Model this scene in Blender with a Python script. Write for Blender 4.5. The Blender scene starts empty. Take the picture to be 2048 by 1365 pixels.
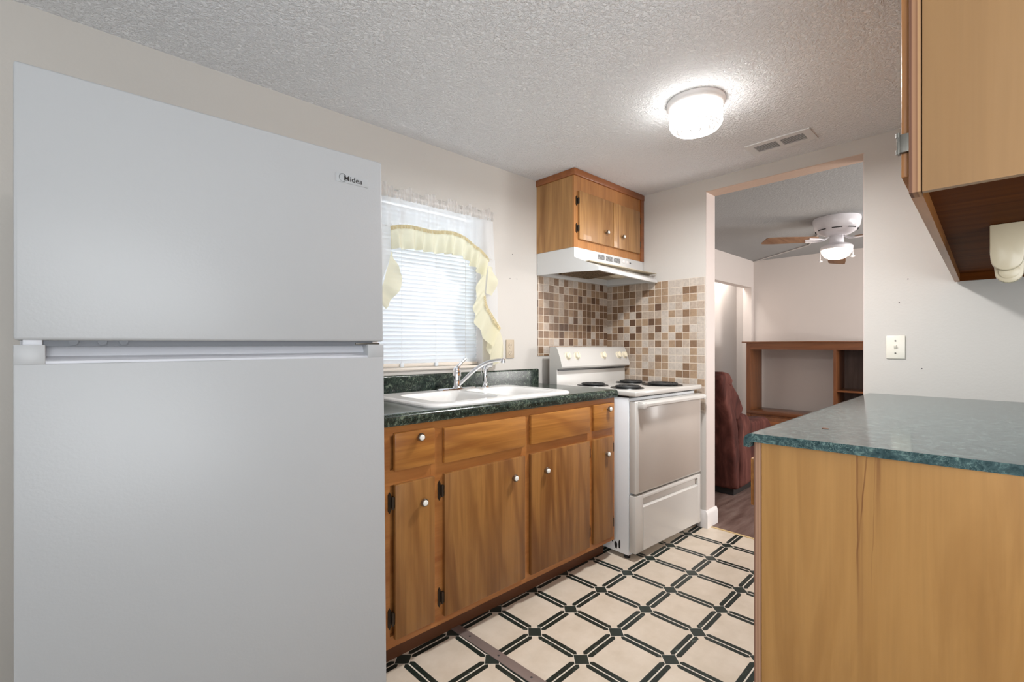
import bpy, bmesh, math, random
from mathutils import Vector, Matrix
random.seed(7)
S = bpy.context.scene
C = S.collection
PI = math.pi
R = math.radians

# ------------------------------------------------------------------ camera, world, lights, exposure
cam = bpy.data.cameras.new('camera'); cam_o = bpy.data.objects.new('camera', cam); C.objects.link(cam_o)
cam_o.location = (0, 0, 1.2)
cam_o.rotation_euler = (R(90), 0, -math.asin(0.6834))
cam.sensor_width = 36.0; cam.lens = 935.0 / 2048 * 36; cam.shift_y = 8.5 / 2048
cam.clip_start = 0.02
S.camera = cam_o
S.view_settings.view_transform = 'Standard'; S.view_settings.look = 'None'
S.view_settings.gamma = 1.0; S.view_settings.use_curve_mapping = False
S.view_settings.exposure = 0.07
w = bpy.data.worlds.new('daylight'); S.world = w; w.use_nodes = True
w.node_tree.nodes['Background'].inputs[0].default_value = (0.88, 0.94, 1.0, 1)
w.node_tree.nodes['Background'].inputs[1].default_value = 0.5

def area(name, loc, target, sx, sy, power, col=(1, 1, 1)):
    l = bpy.data.lights.new(name, 'AREA'); l.shape = 'RECTANGLE'; l.size = sx; l.size_y = sy
    l.energy = power; l.color = col
    o = bpy.data.objects.new(name, l); C.objects.link(o); o.location = loc
    o.rotation_euler = (Vector(target) - Vector(loc)).to_track_quat('-Z', 'Y').to_euler()
    return o
# daylight lamp of the sink window, plus added fill lamps with no visible source
area('fill_dining_rear', (-2.55, 0.55, 1.45), (2.5, 0.55, 1.3), 1.2, 1.5, 17, (0.92, 0.965, 1.0))  # added fill from behind the camera, standing in for daylight
area('fill_dining_side', (0.4, -2.55, 1.45), (0.7, 2.0, 1.2), 2.2, 1.5, 1.5, (0.92, 0.965, 1.0))  # added fill from the unseen side of the dining end
area('fill_ceiling_up', (-0.1, -1.1, 1.3), (0.9, 0.0, 2.29), 1.8, 1.4, 47, (0.92, 0.965, 1.0))  # added fill aimed upward to brighten the ceiling, no real fixture
area('daylight_sink_window', (1.44, 2.75, 1.75), (1.44, 2.0, 1.4), 1.1, 1.3, 33, (0.93, 0.97, 1.0))
area('fill_hall', (5.9, 2.56, 2.25), (5.9, 2.57, 0.0), 1.6, 0.2, 16, (1.0, 0.95, 0.9))  # added fill to brighten the hall wall, no real fixture
area('fill_living', (4.9, -1.75, 1.4), (4.9, 2.0, 1.1), 1.8, 1.2, 115, (1.0, 0.97, 0.95))  # added fill for the living room, its window is invented
kl = bpy.data.lights.new('kitchen_lamp_glow', 'AREA'); kl.shape = 'DISK'; kl.size = 0.19; kl.energy = 29; kl.color = (0.98, 0.985, 1.0)
ko = bpy.data.objects.new('kitchen_lamp_glow', kl); C.objects.link(ko); ko.location = (2.03, 0.966, 2.155)
fl = bpy.data.lights.new('fan_bulb', 'POINT'); fl.energy = 3; fl.color = (1.0, 0.86, 0.72); fl.shadow_soft_size = 0.05
fo = bpy.data.objects.new('fan_bulb', fl); C.objects.link(fo); fo.location = (4.775, 1.026, 1.83)

# ------------------------------------------------------------------ materials
def mat(name, col, rough=0.5, metal=0.0, spec=0.5, coat=0.0, emit=None, estr=0.0):
    m = bpy.data.materials.new(name); m.use_nodes = True
    b = m.node_tree.nodes['Principled BSDF']
    b.inputs['Base Color'].default_value = (*col, 1); b.inputs['Roughness'].default_value = rough
    b.inputs['Metallic'].default_value = metal; b.inputs['Specular IOR Level'].default_value = spec
    b.inputs['Coat Weight'].default_value = coat
    if emit: b.inputs['Emission Color'].default_value = (*emit, 1); b.inputs['Emission Strength'].default_value = estr
    return m
class N:
    """small node helper"""
    def __init__(s, m): s.nt = m.node_tree; s.b = s.nt.nodes['Principled BSDF']
    def n(s, t, **k):
        x = s.nt.nodes.new(t)
        for a, v in k.items(): setattr(x, a, v)
        return x
    def l(s, a, b): s.nt.links.new(a, b)
    def val(s, x, sock):
        if isinstance(x, (int, float)): sock.default_value = x
        else: s.l(x, sock)
    def m(s, op, a, b=0.0, c=0.0):
        x = s.n('ShaderNodeMath', operation=op)
        s.val(a, x.inputs[0]); s.val(b, x.inputs[1]); s.val(c, x.inputs[2]); return x.outputs[0]
    def obj(s): return s.n('ShaderNodeTexCoord').outputs['Object']
    def mapping(s, v, scale=(1, 1, 1), loc=(0, 0, 0), rot=(0, 0, 0)):
        x = s.n('ShaderNodeMapping'); s.l(v, x.inputs[0])
        x.inputs['Location'].default_value = loc; x.inputs['Rotation'].default_value = rot; x.inputs['Scale'].default_value = scale
        return x.outputs[0]
    def noise(s, v, scale, detail=3, rough=0.5, dist=0.0):
        x = s.n('ShaderNodeTexNoise'); s.l(v, x.inputs['Vector']); x.inputs['Scale'].default_value = scale
        x.inputs['Detail'].default_value = detail; x.inputs['Roughness'].default_value = rough; x.inputs['Distortion'].default_value = dist
        return x
    def ramp(s, f, stops, const=False):
        x = s.n('ShaderNodeValToRGB'); s.l(f, x.inputs[0]); e = x.color_ramp.elements
        if const: x.color_ramp.interpolation = 'CONSTANT'
        while len(e) < len(stops): e.new(0.5)
        for i, (p, c) in enumerate(stops): e[i].position = p; e[i].color = (*c, 1) if len(c) == 3 else c
        return x.outputs[0]
    def mix(s, f, a, b, mode='MIX'):
        x = s.n('ShaderNodeMix', data_type='RGBA', blend_type=mode)
        s.val(f, x.inputs[0])
        for v, i in ((a, 6), (b, 7)):
            if isinstance(v, tuple): x.inputs[i].default_value = (*v, 1)
            else: s.l(v, x.inputs[i])
        return x.outputs[2]
    def bump(s, h, strength, dist=0.01):
        x = s.n('ShaderNodeBump'); x.inputs['Strength'].default_value = strength; x.inputs['Distance'].default_value = dist
        s.l(h, x.inputs['Height']); s.l(x.outputs[0], s.b.inputs['Normal']); return x
    def sep(s, v):
        x = s.n('ShaderNodeSeparateXYZ'); s.l(v, x.inputs[0]); return x.outputs

def paint(name, col, rough=0.6, scale=90, strength=0.12, var=0.05):
    m = mat(name, col, rough); k = N(m); o = k.obj()
    n1 = k.noise(o, scale, 3); n2 = k.noise(o, 2.2, 3)
    k.bump(n1.outputs[0], strength, 0.004)
    c2 = tuple(x * (1 - var) for x in col)
    k.l(k.mix(n2.outputs[0], col, c2), k.b.inputs['Base Color'])
    return m
def wood(name, light, dark, axis=2, rough=0.4, grain=1.0, knots=False, seed=0.0, coat=0.15, broad=0.5, figure=0.7):
    m = mat(name, light, rough, coat=coat); k = N(m); o = k.obj()
    a = [7.0, 7.0, 7.0]; a[axis] = 0.55
    f = [120.0, 120.0, 120.0]; f[axis] = 2.5
    v1 = k.mapping(o, tuple(a), (seed, seed * 1.7, seed * 0.6))
    n1 = k.noise(v1, 1.6, 4, 0.55, 1.3)
    v2 = k.mapping(o, tuple(f), (seed, 0, seed)); n2 = k.noise(v2, 1.0, 3)
    b = [2.6, 2.6, 2.6]; b[axis] = 0.8
    n3 = k.noise(k.mapping(o, tuple(b), (seed * 2, seed, 0)), 1.0, 2, 0.5, 0.5)
    mid = tuple((x + y) / 2 for x, y in zip(light, dark))
    wv = k.n('ShaderNodeTexWave', wave_type='BANDS', bands_direction='DIAGONAL'); ws = [3.2, 3.2, 3.2]; ws[axis] = 0.55
    k.l(k.mapping(o, tuple(ws), (seed * 0.7, seed, seed * 1.3)), wv.inputs[0]); wv.inputs['Scale'].default_value = 1.6; wv.inputs['Distortion'].default_value = 5.0; wv.inputs['Detail'].default_value = 3.0; wv.inputs['Detail Scale'].default_value = 1.1
    c = k.ramp(n1.outputs[0], [(0.30, dark), (0.45, mid), (0.56, light), (0.72, mid)])
    c = k.mix(k.m('MULTIPLY', k.ramp(wv.outputs[0], [(0.0, (1,) * 3), (0.16, (0.35,) * 3), (0.4, (0,) * 3)]), 0.62 * figure), c, dark)
    c = k.mix(k.ramp(n3.outputs[0], [(0.35, (0,) * 3), (0.75, (broad,) * 3)]), c, light)
    fine = k.ramp(n2.outputs[0], [(0.3, (0.78,) * 3), (0.65, (1.05,) * 3)])
    c = k.mix(0.55 * grain, c, fine, 'MULTIPLY')
    if knots:
        vo = k.n('ShaderNodeTexVoronoi'); kk = [5.0, 5.0, 5.0]; kk[axis] = 2.2
        k.l(k.mapping(o, tuple(kk), (seed, 0.3, 0.2)), vo.inputs['Vector']); vo.inputs['Scale'].default_value = 1.0
        kn = k.ramp(vo.outputs['Distance'], [(0.02, (0.25, 0.16, 0.10)), (0.09, (1, 1, 1))])
        c = k.mix(0.8, c, kn, 'MULTIPLY')
    k.l(c, k.b.inputs['Base Color'])
    k.bump(n2.outputs[0], 0.05, 0.002)
    return m
def laminate(name, dark, mid, vein, rough=0.16, scale=1.0):
    m = mat(name, dark, rough, coat=0.0); k = N(m); o = k.obj()
    d = k.noise(o, 14 * scale, 4, 0.6)
    vadd = k.n('ShaderNodeVectorMath', operation='ADD'); vs = k.n('ShaderNodeVectorMath', operation='SCALE')
    k.l(d.outputs['Color'], vs.inputs[0]); vs.inputs['Scale'].default_value = 0.16 / scale
    k.l(o, vadd.inputs[0]); k.l(vs.outputs[0], vadd.inputs[1])
    vo = k.n('ShaderNodeTexVoronoi', feature='DISTANCE_TO_EDGE'); k.l(vadd.outputs[0], vo.inputs['Vector']); vo.inputs['Scale'].default_value = 62 * scale
    n2 = k.noise(o, 55 * scale, 5, 0.65, 0.8)
    base = k.ramp(n2.outputs[0], [(0.36, dark), (0.56, mid), (0.72, vein)])
    v = k.ramp(vo.outputs['Distance'], [(0.0, (1, 1, 1)), (0.06, (0, 0, 0))])
    n3 = k.noise(o, 18 * scale, 3)
    c = k.mix(k.m('MULTIPLY', v, k.ramp(n3.outputs[0], [(0.42, (0,) * 3), (0.66, (0.8,) * 3)])), base, vein)
    k.l(c, k.b.inputs['Base Color'])
    n4 = k.noise(o, 260, 2); k.bump(n4.outputs[0], 0.015, 0.001)
    return m

M = {}
M['wall'] = paint('wall_paint', (0.60, 0.565, 0.52), 0.62)
M['wall_living'] = paint('living_wall_paint', (0.66, 0.60, 0.56), 0.6, strength=0.05)
M['jamb'] = paint('jamb_paint', (0.66, 0.58, 0.54), 0.5, strength=0.04)
M['trim'] = paint('white_trim_paint', (0.80, 0.77, 0.75), 0.4, strength=0.03)
M['header'] = paint('header_soffit_paint', (0.62, 0.46, 0.36), 0.6, 60, 0.3)
def ceiling_mat(name, col, st):
    m = mat(name, col, 0.85, spec=0.25); k = N(m); o = k.obj()
    n1 = k.noise(o, 75, 4, 0.6, 0.6); n2 = k.noise(o, 34, 2, 0.5, 1.0)
    h = k.m('ADD', k.ramp(n1.outputs[0], [(0.42, (0,) * 3), (0.62, (1,) * 3)]), k.m('MULTIPLY', n2.outputs[0], 0.8))
    k.bump(h, st, 0.012)
    return m
M['ceiling'] = ceiling_mat('textured_ceiling_paint', (0.91, 0.915, 0.925), 0.66)
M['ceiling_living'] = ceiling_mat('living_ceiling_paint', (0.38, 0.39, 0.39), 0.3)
def fridge_mat():
    m = mat('fridge_white_enamel', (0.425, 0.43, 0.438), 0.36); k = N(m); o = k.obj()
    n1 = k.noise(o, 150, 2, 0.5); k.bump(n1.outputs[0], 0.10, 0.002); return m
M['fridge'] = fridge_mat()
M['fridge_smooth'] = mat('fridge_white_plastic', (0.58, 0.585, 0.62), 0.4)
M['dark_grey'] = mat('grey_gasket', (0.16, 0.17, 0.19), 0.6)
M['badge'] = mat('badge_grey', (0.42, 0.43, 0.44), 0.4)
M['ink'] = mat('dark_ink', (0.035, 0.03, 0.03), 0.4)
M['enamel'] = mat('almond_white_enamel', (0.57, 0.55, 0.515), 0.25, coat=0.3)
M['enamel_side'] = paint('painted_steel_side', (0.80, 0.82, 0.84), 0.35, 120, 0.03)
M['door_gloss'] = mat('oven_door_gloss', (0.47, 0.415, 0.365), 0.27, coat=0.1)
M['hood'] = mat('hood_white_enamel', (0.66, 0.655, 0.64), 0.3, coat=0.2)
M['hood_in'] = mat('hood_inside_stained', (0.50, 0.42, 0.30), 0.5)
M['cream'] = mat('cream_plastic', (0.80, 0.72, 0.55), 0.35)
M['cream_dark'] = mat('aged_cream_plastic', (0.63, 0.54, 0.38), 0.32, coat=0.2)
M['beige'] = mat('beige_plastic', (0.50, 0.41, 0.30), 0.4)
M['ivory'] = mat('ivory_plastic', (0.80, 0.76, 0.66), 0.35)
M['sink'] = mat('sink_white_enamel', (0.84, 0.82, 0.79), 0.2, coat=0.2)
M['chrome'] = mat('chrome', (0.80, 0.81, 0.83), 0.08, metal=1.0)
M['black'] = mat('black_enamel', (0.012, 0.012, 0.012), 0.35)
M['black_matte'] = mat('black_coil', (0.02, 0.02, 0.02), 0.55)
M['iron'] = mat('aged_bronze_hinge', (0.055, 0.04, 0.028), 0.42, metal=0.7)
M['hinge_steel'] = mat('worn_steel_hinge', (0.17, 0.16, 0.14), 0.4, metal=0.8)
M['knob'] = mat('white_porcelain', (0.82, 0.79, 0.73), 0.25)
M['knob_rim'] = mat('nickel_rim', (0.30, 0.26, 0.21), 0.3, metal=1.0)
M['frame'] = wood('honey_face_frame_wood', (0.42, 0.17, 0.045), (0.29, 0.095, 0.021), 0, 0.42, 0.7, seed=1.3, broad=0.7)
M['frame_v'] = wood('honey_upright_wood', (0.47, 0.21, 0.065), (0.33, 0.13, 0.035), 2, 0.42, 0.7, seed=2.3, broad=0.7)
M['door'] = wood('honey_oak_door_wood', (0.32, 0.145, 0.038), (0.15, 0.052, 0.011), 2, 0.42, 1.0, seed=4.1, coat=0.04, figure=1.0, broad=0.5)
M['drawer'] = wood('honey_drawer_wood', (0.43, 0.18, 0.036), (0.22, 0.07, 0.012), 0, 0.42, 1.0, seed=6.7, coat=0.04, figure=0.9, broad=0.5)
M['hood_cab'] = wood('golden_knotty_wood', (0.46, 0.245, 0.088), (0.23, 0.10, 0.03), 2, 0.42, 0.9, True, seed=3.4, broad=0.6)
M['crown'] = wood('red_brown_trim_wood', (0.31, 0.105, 0.03), (0.20, 0.06, 0.016), 0, 0.4, 0.6, seed=9.0)
M['toe'] = mat('dark_toe_kick', (0.11, 0.038, 0.014), 0.5)
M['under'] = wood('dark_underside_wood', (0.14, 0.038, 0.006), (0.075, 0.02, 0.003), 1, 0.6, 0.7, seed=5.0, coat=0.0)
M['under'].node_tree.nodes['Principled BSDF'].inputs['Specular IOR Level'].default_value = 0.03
M['ent'] = wood('red_pine_wood', (0.19, 0.068, 0.022), (0.10, 0.030, 0.010), 2, 0.4, 0.8, True, seed=8.1)
M['ent_h'] = wood('red_pine_board', (0.20, 0.072, 0.024), (0.11, 0.034, 0.011), 1, 0.3, 0.8, seed=8.9)
M['ent_back'] = wood('brown_back_panel', (0.13, 0.075, 0.055), (0.075, 0.04, 0.028), 2, 0.5, 0.6, seed=2.0)
M['fan_blade'] = wood('walnut_fan_blade', (0.30, 0.17, 0.095), (0.17, 0.085, 0.045), 0, 0.4, 0.8, seed=2.7)
M['fan_white'] = mat('fan_white_enamel', (0.74, 0.72, 0.75), 0.25, coat=0.3)
M['lam_shaded'] = laminate('shaded_green_marble_laminate', (0.005, 0.010, 0.008), (0.020, 0.034, 0.026), (0.20, 0.24, 0.17), 0.2)  # same laminate as the peninsula, shade put into a darker tone
M['lam_lit'] = laminate('lit_green_marble_laminate', (0.018, 0.042, 0.047), (0.050, 0.092, 0.096), (0.20, 0.30, 0.27), 0.12, 0.9)  # same laminate as the sink counter, light put into a bluer tone
M['strip'] = mat('brown_metal_strip', (0.30, 0.235, 0.21), 0.42, metal=0.35)
M['vent'] = mat('vent_white_enamel', (0.72, 0.72, 0.71), 0.45)
M['shadow_gap'] = mat('duct_black', (0.02, 0.02, 0.02), 0.8)
M['threshold'] = mat('raw_vinyl_edge', (0.62, 0.45, 0.22), 0.6)

def maple_mat():
    m = wood('maple_plywood_panel', (0.44, 0.225, 0.066), (0.31, 0.142, 0.034), 2, 0.42, 0.45, seed=1.0, broad=0.8, figure=0.2)
    k = N(m); b = k.b
    base = b.inputs['Base Color'].links[0].from_socket
    o = k.obj(); sx = k.sep(o)
    # dark mineral streaks running down from the top of the panel
    nz = k.noise(k.mapping(o, (1, 3, 9)), 1.0, 3); nf = k.noise(k.mapping(o, (1, 300, 4)), 1.0, 2)
    c = base
    for y0, w_, zl, slope, st_ in ((-0.239, 0.0028, 0.52, 0.0, 0.9), (-0.259, 0.0020, 0.62, 0.085, 0.85), (-0.283, 0.0060, 0.70, 0.02, 0.6), (-0.276, 0.0012, 0.55, 0.03, 0.6), (-0.245, 0.0075, 0.30, 0.0, 0.28)):
        yy = k.m('ADD', k.m('SUBTRACT', sx[1], y0), k.m('MULTIPLY', k.m('SUBTRACT', nz.outputs[0], 0.5), 0.008))
        yy = k.m('SUBTRACT', yy, k.m('MULTIPLY', k.m('SUBTRACT', 0.92, sx[2]), slope))
        d_ = k.m('SUBTRACT', 1.0, k.m('DIVIDE', k.m('ABSOLUTE', yy), w_))
        zf = k.m('MINIMUM', k.m('MAXIMUM', k.m('DIVIDE', k.m('SUBTRACT', sx[2], zl), 0.2), 0.0), 1.0)
        m_ = k.m('MULTIPLY', k.m('MULTIPLY', k.m('MINIMUM', k.m('MAXIMUM', k.m('MULTIPLY', d_, 1.6), 0.0), 1.0), zf), k.m('MULTIPLY', k.ramp(nf.outputs[0], [(0.3, (0.45,) * 3), (0.6, (1,) * 3)]), st_))
        c = k.mix(m_, c, (0.17, 0.055, 0.012))
    v2 = k.mapping(o, (1, 30, 3.2), (0, 3.0, 1.0)); n2 = k.noise(v2, 1.0, 3, 0.5, 0.3)
    st2 = k.ramp(n2.outputs[0], [(0.74, (0,) * 3), (0.80, (1,) * 3)])
    c = k.mix(k.m('MULTIPLY', st2, 0.6), c, (0.22, 0.08, 0.02))
    k.l(c, b.inputs['Base Color']); return m
M['maple'] = maple_mat()
def maple_upper():
    m = wood('pale_maple_panel', (0.295, 0.16, 0.06), (0.235, 0.12, 0.04), 2, 0.42, 0.4, seed=3.0, broad=0.8, figure=0.15); return m
M['maple_up'] = maple_upper()
def ply_mat(name, per, off, stops):
    m = mat(name, (0.5, 0.3, 0.18), 0.6); k = N(m); o = k.obj(); s = k.sep(o)
    n = k.noise(k.mapping(o, (1, 60, 3)), 1.0, 3)
    f = k.m('FRACT', k.m('ADD', k.m('MULTIPLY', k.m('ADD', s[1], off), 1 / per), k.m('MULTIPLY', n.outputs[0], 0.12)))
    c = k.ramp(f, stops)
    k.l(c, k.b.inputs['Base Color']); return m
M['ply'] = ply_mat('plywood_edge', 0.018, 0.0, [(0.0, (0.16, 0.075, 0.04)), (0.16, (0.42, 0.235, 0.15)), (0.34, (0.45, 0.26, 0.16)), (0.5, (0.24, 0.11, 0.06)), (0.60, (0.44, 0.26, 0.16)), (0.8, (0.38, 0.20, 0.13)), (0.95, (0.17, 0.08, 0.05))])
M['ply_up'] = ply_mat('brown_plywood_edge', 0.018, 0.0, [(0.0, (0.11, 0.042, 0.018)), (0.13, (0.34, 0.19, 0.09)), (0.27, (0.42, 0.24, 0.11)), (0.40, (0.20, 0.085, 0.04)), (0.55, (0.30, 0.155, 0.075)), (0.74, (0.33, 0.17, 0.09)), (0.86, (0.13, 0.05, 0.025))])

def floor_mat():
    m = mat('patterned_sheet_vinyl', (0.6, 0.5, 0.4), 0.30, spec=0.4); k = N(m); o = k.obj(); s = k.sep(o)
    x = s[0]; y = k.m('ADD', s[1], s[2])
    ca, sa = math.cos(R(1.7)), math.sin(R(1.7)); P = 1 / 0.2405
    dx = k.m('SUBTRACT', x, 1.653); dy = k.m('SUBTRACT', y, 1.129)
    u = k.m('MULTIPLY', k.m('ADD', k.m('MULTIPLY', dx, ca), k.m('MULTIPLY', dy, sa)), P)
    v = k.m('MULTIPLY', k.m('SUBTRACT', k.m('MULTIPLY', dy, ca), k.m('MULTIPLY', dx, sa)), P)
    a = k.m('ABSOLUTE', k.m('SUBTRACT', k.m('FRACT', k.m('ADD', u, 0.5)), 0.5))
    b = k.m('ABSOLUTE', k.m('SUBTRACT', k.m('FRACT', k.m('ADD', v, 0.5)), 0.5))
    d1 = k.m('ADD', a, b)
    sq = k.m('LESS_THAN', d1, 0.155)
    mn = k.m('MINIMUM', a, b); mx = k.m('MAXIMUM', a, b)
    bar = k.m('MULTIPLY', k.m('LESS_THAN', mn, 0.094), k.m('GREATER_THAN', mn, 0.011))
    bar = k.m('MULTIPLY', bar, k.m('GREATER_THAN', d1, 0.172))
    bar = k.m('MULTIPLY', bar, k.m('GREATER_THAN', k.m('SUBTRACT', mx, mn), 0.078))
    line = k.m('ADD', k.m('LESS_THAN', mn, 0.011), k.m('LESS_THAN', d1, 0.172))
    n1 = k.noise(o, 9, 4, 0.6); n2 = k.noise(o, 45, 4, 0.6)
    cream = k.ramp(n1.outputs[0], [(0.3, (0.57, 0.475, 0.365)), (0.7, (0.69, 0.595, 0.485))])
    cream = k.mix(k.m('MULTIPLY', n2.outputs[0], 0.35), cream, (0.68, 0.58, 0.47))
    wv = k.noise(o, 24, 4, 0.6, 2.5)
    vein = k.ramp(wv.outputs[0], [(0.60, (0.014, 0.022, 0.018)), (0.70, (0.12, 0.15, 0.13))])
    c = k.mix(k.m('MINIMUM', line, 1.0), cream, (0.70, 0.63, 0.53))
    c = k.mix(bar, c, vein)
    c = k.mix(sq, c, (0.022, 0.032, 0.027))
    k.l(c, k.b.inputs['Base Color'])
    k.bump(k.noise(o, 70, 2).outputs[0], 0.04, 0.003)
    return m
M['floor'] = floor_mat()
def plank_mat():
    m = mat('worn_brown_plank_floor', (0.2, 0.13, 0.1), 0.45); k = N(m); o = k.obj()
    n1 = k.noise(k.mapping(o, (3, 22, 1)), 1.0, 5, 0.65, 0.6); n2 = k.noise(o, 6, 4)
    c = k.ramp(n1.outputs[0], [(0.3, (0.085, 0.048, 0.038)), (0.55, (0.18, 0.12, 0.10)), (0.75, (0.26, 0.195, 0.165))])
    c = k.mix(k.m('MULTIPLY', n2.outputs[0], 0.5), c, (0.12, 0.06, 0.045))
    k.l(c, k.b.inputs['Base Color']); return m
M['plank'] = plank_mat()
def tile_mat(name, axis, a0, z0, dark):
    P = 0.0519
    m = mat(name, (0.5, 0.4, 0.3), 0.45); k = N(m); o = k.obj(); s = k.sep(o)
    u = k.m('MULTIPLY', k.m('SUBTRACT', s[axis], a0), 1 / P); v = k.m('MULTIPLY', k.m('SUBTRACT', s[2], z0), 1 / P)
    cu = k.m('FLOOR', u); cv = k.m('FLOOR', v)
    cmb = k.n('ShaderNodeCombineXYZ'); k.l(cu, cmb.inputs[0]); k.l(cv, cmb.inputs[1]); cmb.inputs[2].default_value = dark * 10
    wn = k.n('ShaderNodeTexWhiteNoise'); wn.noise_dimensions = '3D'; k.l(cmb.outputs[0], wn.inputs[0])
    t0 = 0.26 if dark else 0.56; t1 = 0.50 if dark else 0.80  # window wall mix leans browner, its shade put into the tile colours
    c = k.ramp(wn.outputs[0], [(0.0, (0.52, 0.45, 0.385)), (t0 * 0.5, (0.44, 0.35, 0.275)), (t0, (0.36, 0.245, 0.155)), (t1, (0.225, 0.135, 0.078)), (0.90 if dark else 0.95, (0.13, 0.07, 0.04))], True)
    n1 = k.noise(o, 60, 4, 0.65); c = k.mix(0.5, c, k.ramp(n1.outputs[0], [(0.3, (0.6,) * 3), (0.65, (1.1,) * 3)]), 'MULTIPLY')
    fu = k.m('ABSOLUTE', k.m('SUBTRACT', k.m('FRACT', u), 0.5)); fv = k.m('ABSOLUTE', k.m('SUBTRACT', k.m('FRACT', v), 0.5))
    g = k.m('GREATER_THAN', k.m('MAXIMUM', fu, fv), 0.463)
    c = k.mix(g, c, (0.66, 0.57, 0.47))
    k.l(c, k.b.inputs['Base Color'])
    mxx = k.m('MAXIMUM', fu, fv); h = k.ramp(mxx, [(0.43, (1,) * 3), (0.47, (0,) * 3)])
    k.bump(h, 0.4, 0.003)
    return m
def cloth(name, col, tr=0.5, sheer=0.0):
    m = mat(name, col, 0.85, spec=0.15); k = N(m); b = k.b
    t = k.n('ShaderNodeBsdfTranslucent'); t.inputs[0].default_value = (*col, 1)
    x = k.n('ShaderNodeMixShader'); x.inputs[0].default_value = tr
    out = [n for n in k.nt.nodes if n.type == 'OUTPUT_MATERIAL'][0]
    k.l(b.outputs[0], x.inputs[1]); k.l(t.outputs[0], x.inputs[2]); k.l(x.outputs[0], out.inputs[0])
    if sheer:
        tp = k.n('ShaderNodeBsdfTransparent'); y = k.n('ShaderNodeMixShader'); y.inputs[0].default_value = sheer
        k.l(x.outputs[0], y.inputs[1]); k.l(tp.outputs[0], y.inputs[2]); k.l(y.outputs[0], out.inputs[0])
    n = k.noise(k.mapping(k.obj(), (260, 260, 260)), 1.0, 2); k.bump(n.outputs[0], 0.06, 0.001)
    return m
M['curtain'] = cloth('white_sheer_cotton', (0.92, 0.92, 0.92), 0.55, 0.34)
M['curtain_head'] = cloth('gathered_white_cotton', (0.86, 0.83, 0.80), 0.35)
M['ruffle'] = cloth('cream_ruffle_cotton', (0.94, 0.915, 0.77), 0.5, 0.12)
M['ruffle_band'] = cloth('cream_gathered_band', (0.86, 0.79, 0.60), 0.45)
M['slat'] = cloth('white_vinyl_slat', (0.84, 0.87, 0.90), 0.22)
M['rail'] = mat('cream_blind_rail', (0.70, 0.63, 0.55), 0.45)
def glass_mat():
    m = bpy.data.materials.new('clear_window_glass'); m.use_nodes = True; nt = m.node_tree
    nt.nodes.remove(nt.nodes['Principled BSDF']); out = nt.nodes['Material Output']
    t = nt.nodes.new('ShaderNodeBsdfTransparent'); g = nt.nodes.new('ShaderNodeBsdfGlossy'); g.inputs['Roughness'].default_value = 0.02
    f = nt.nodes.new('ShaderNodeFresnel'); f.inputs[0].default_value = 1.45; x = nt.nodes.new('ShaderNodeMixShader')
    nt.links.new(f.outputs[0], x.inputs[0]); nt.links.new(t.outputs[0], x.inputs[1]); nt.links.new(g.outputs[0], x.inputs[2])
    nt.links.new(x.outputs[0], out.inputs[0]); return m
M['glass'] = glass_mat()
def leather():
    m = mat('brown_microfibre', (0.115, 0.038, 0.03), 0.85, spec=0.2); k = N(m); o = k.obj()
    n1 = k.noise(k.mapping(o, (9, 9, 2.2)), 1.0, 5, 0.6, 0.8); n2 = k.noise(o, 120, 2)
    k.l(k.ramp(n1.outputs[0], [(0.3, (0.032, 0.009, 0.007)), (0.52, (0.080, 0.024, 0.018)), (0.75, (0.155, 0.055, 0.042))]), k.b.inputs['Base Color'])
    k.bump(n1.outputs[0], 0.5, 0.02); return m
M['leather'] = leather()
def lamp_lens(name, cx, cy, col, hi, lo):
    m = mat(name, (0.9, 0.9, 0.88), 0.3); k = N(m); s = k.sep(k.obj())
    r = k.m('SQRT', k.m('ADD', k.m('MULTIPLY', s[0], s[0]), k.m('MULTIPLY', s[1], s[1])))
    f = k.m('SINE', k.m('ADD', k.m('MULTIPLY', r, 330.0), k.m('MULTIPLY', s[2], 420.0)))
    e = k.m('ADD', k.m('MULTIPLY', k.m('GREATER_THAN', f, -0.45), hi - lo), lo)
    k.b.inputs['Emission Color'].default_value = (*col, 1); k.l(e, k.b.inputs['Emission Strength']); return m
M['lens'] = lamp_lens('lit_ribbed_glass', 0, 0, (1.0, 0.99, 0.97), 12.0, 0.25)
M['fan_lens'] = mat('lit_frosted_bowl', (0.9, 0.85, 0.8), 0.3, emit=(1.0, 0.86, 0.70), estr=4.0)
M['hood_lens'] = mat('hood_lamp_lens', (0.75, 0.68, 0.52), 0.3)
M['wire'] = mat('white_cord', (0.78, 0.76, 0.74), 0.5)

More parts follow.
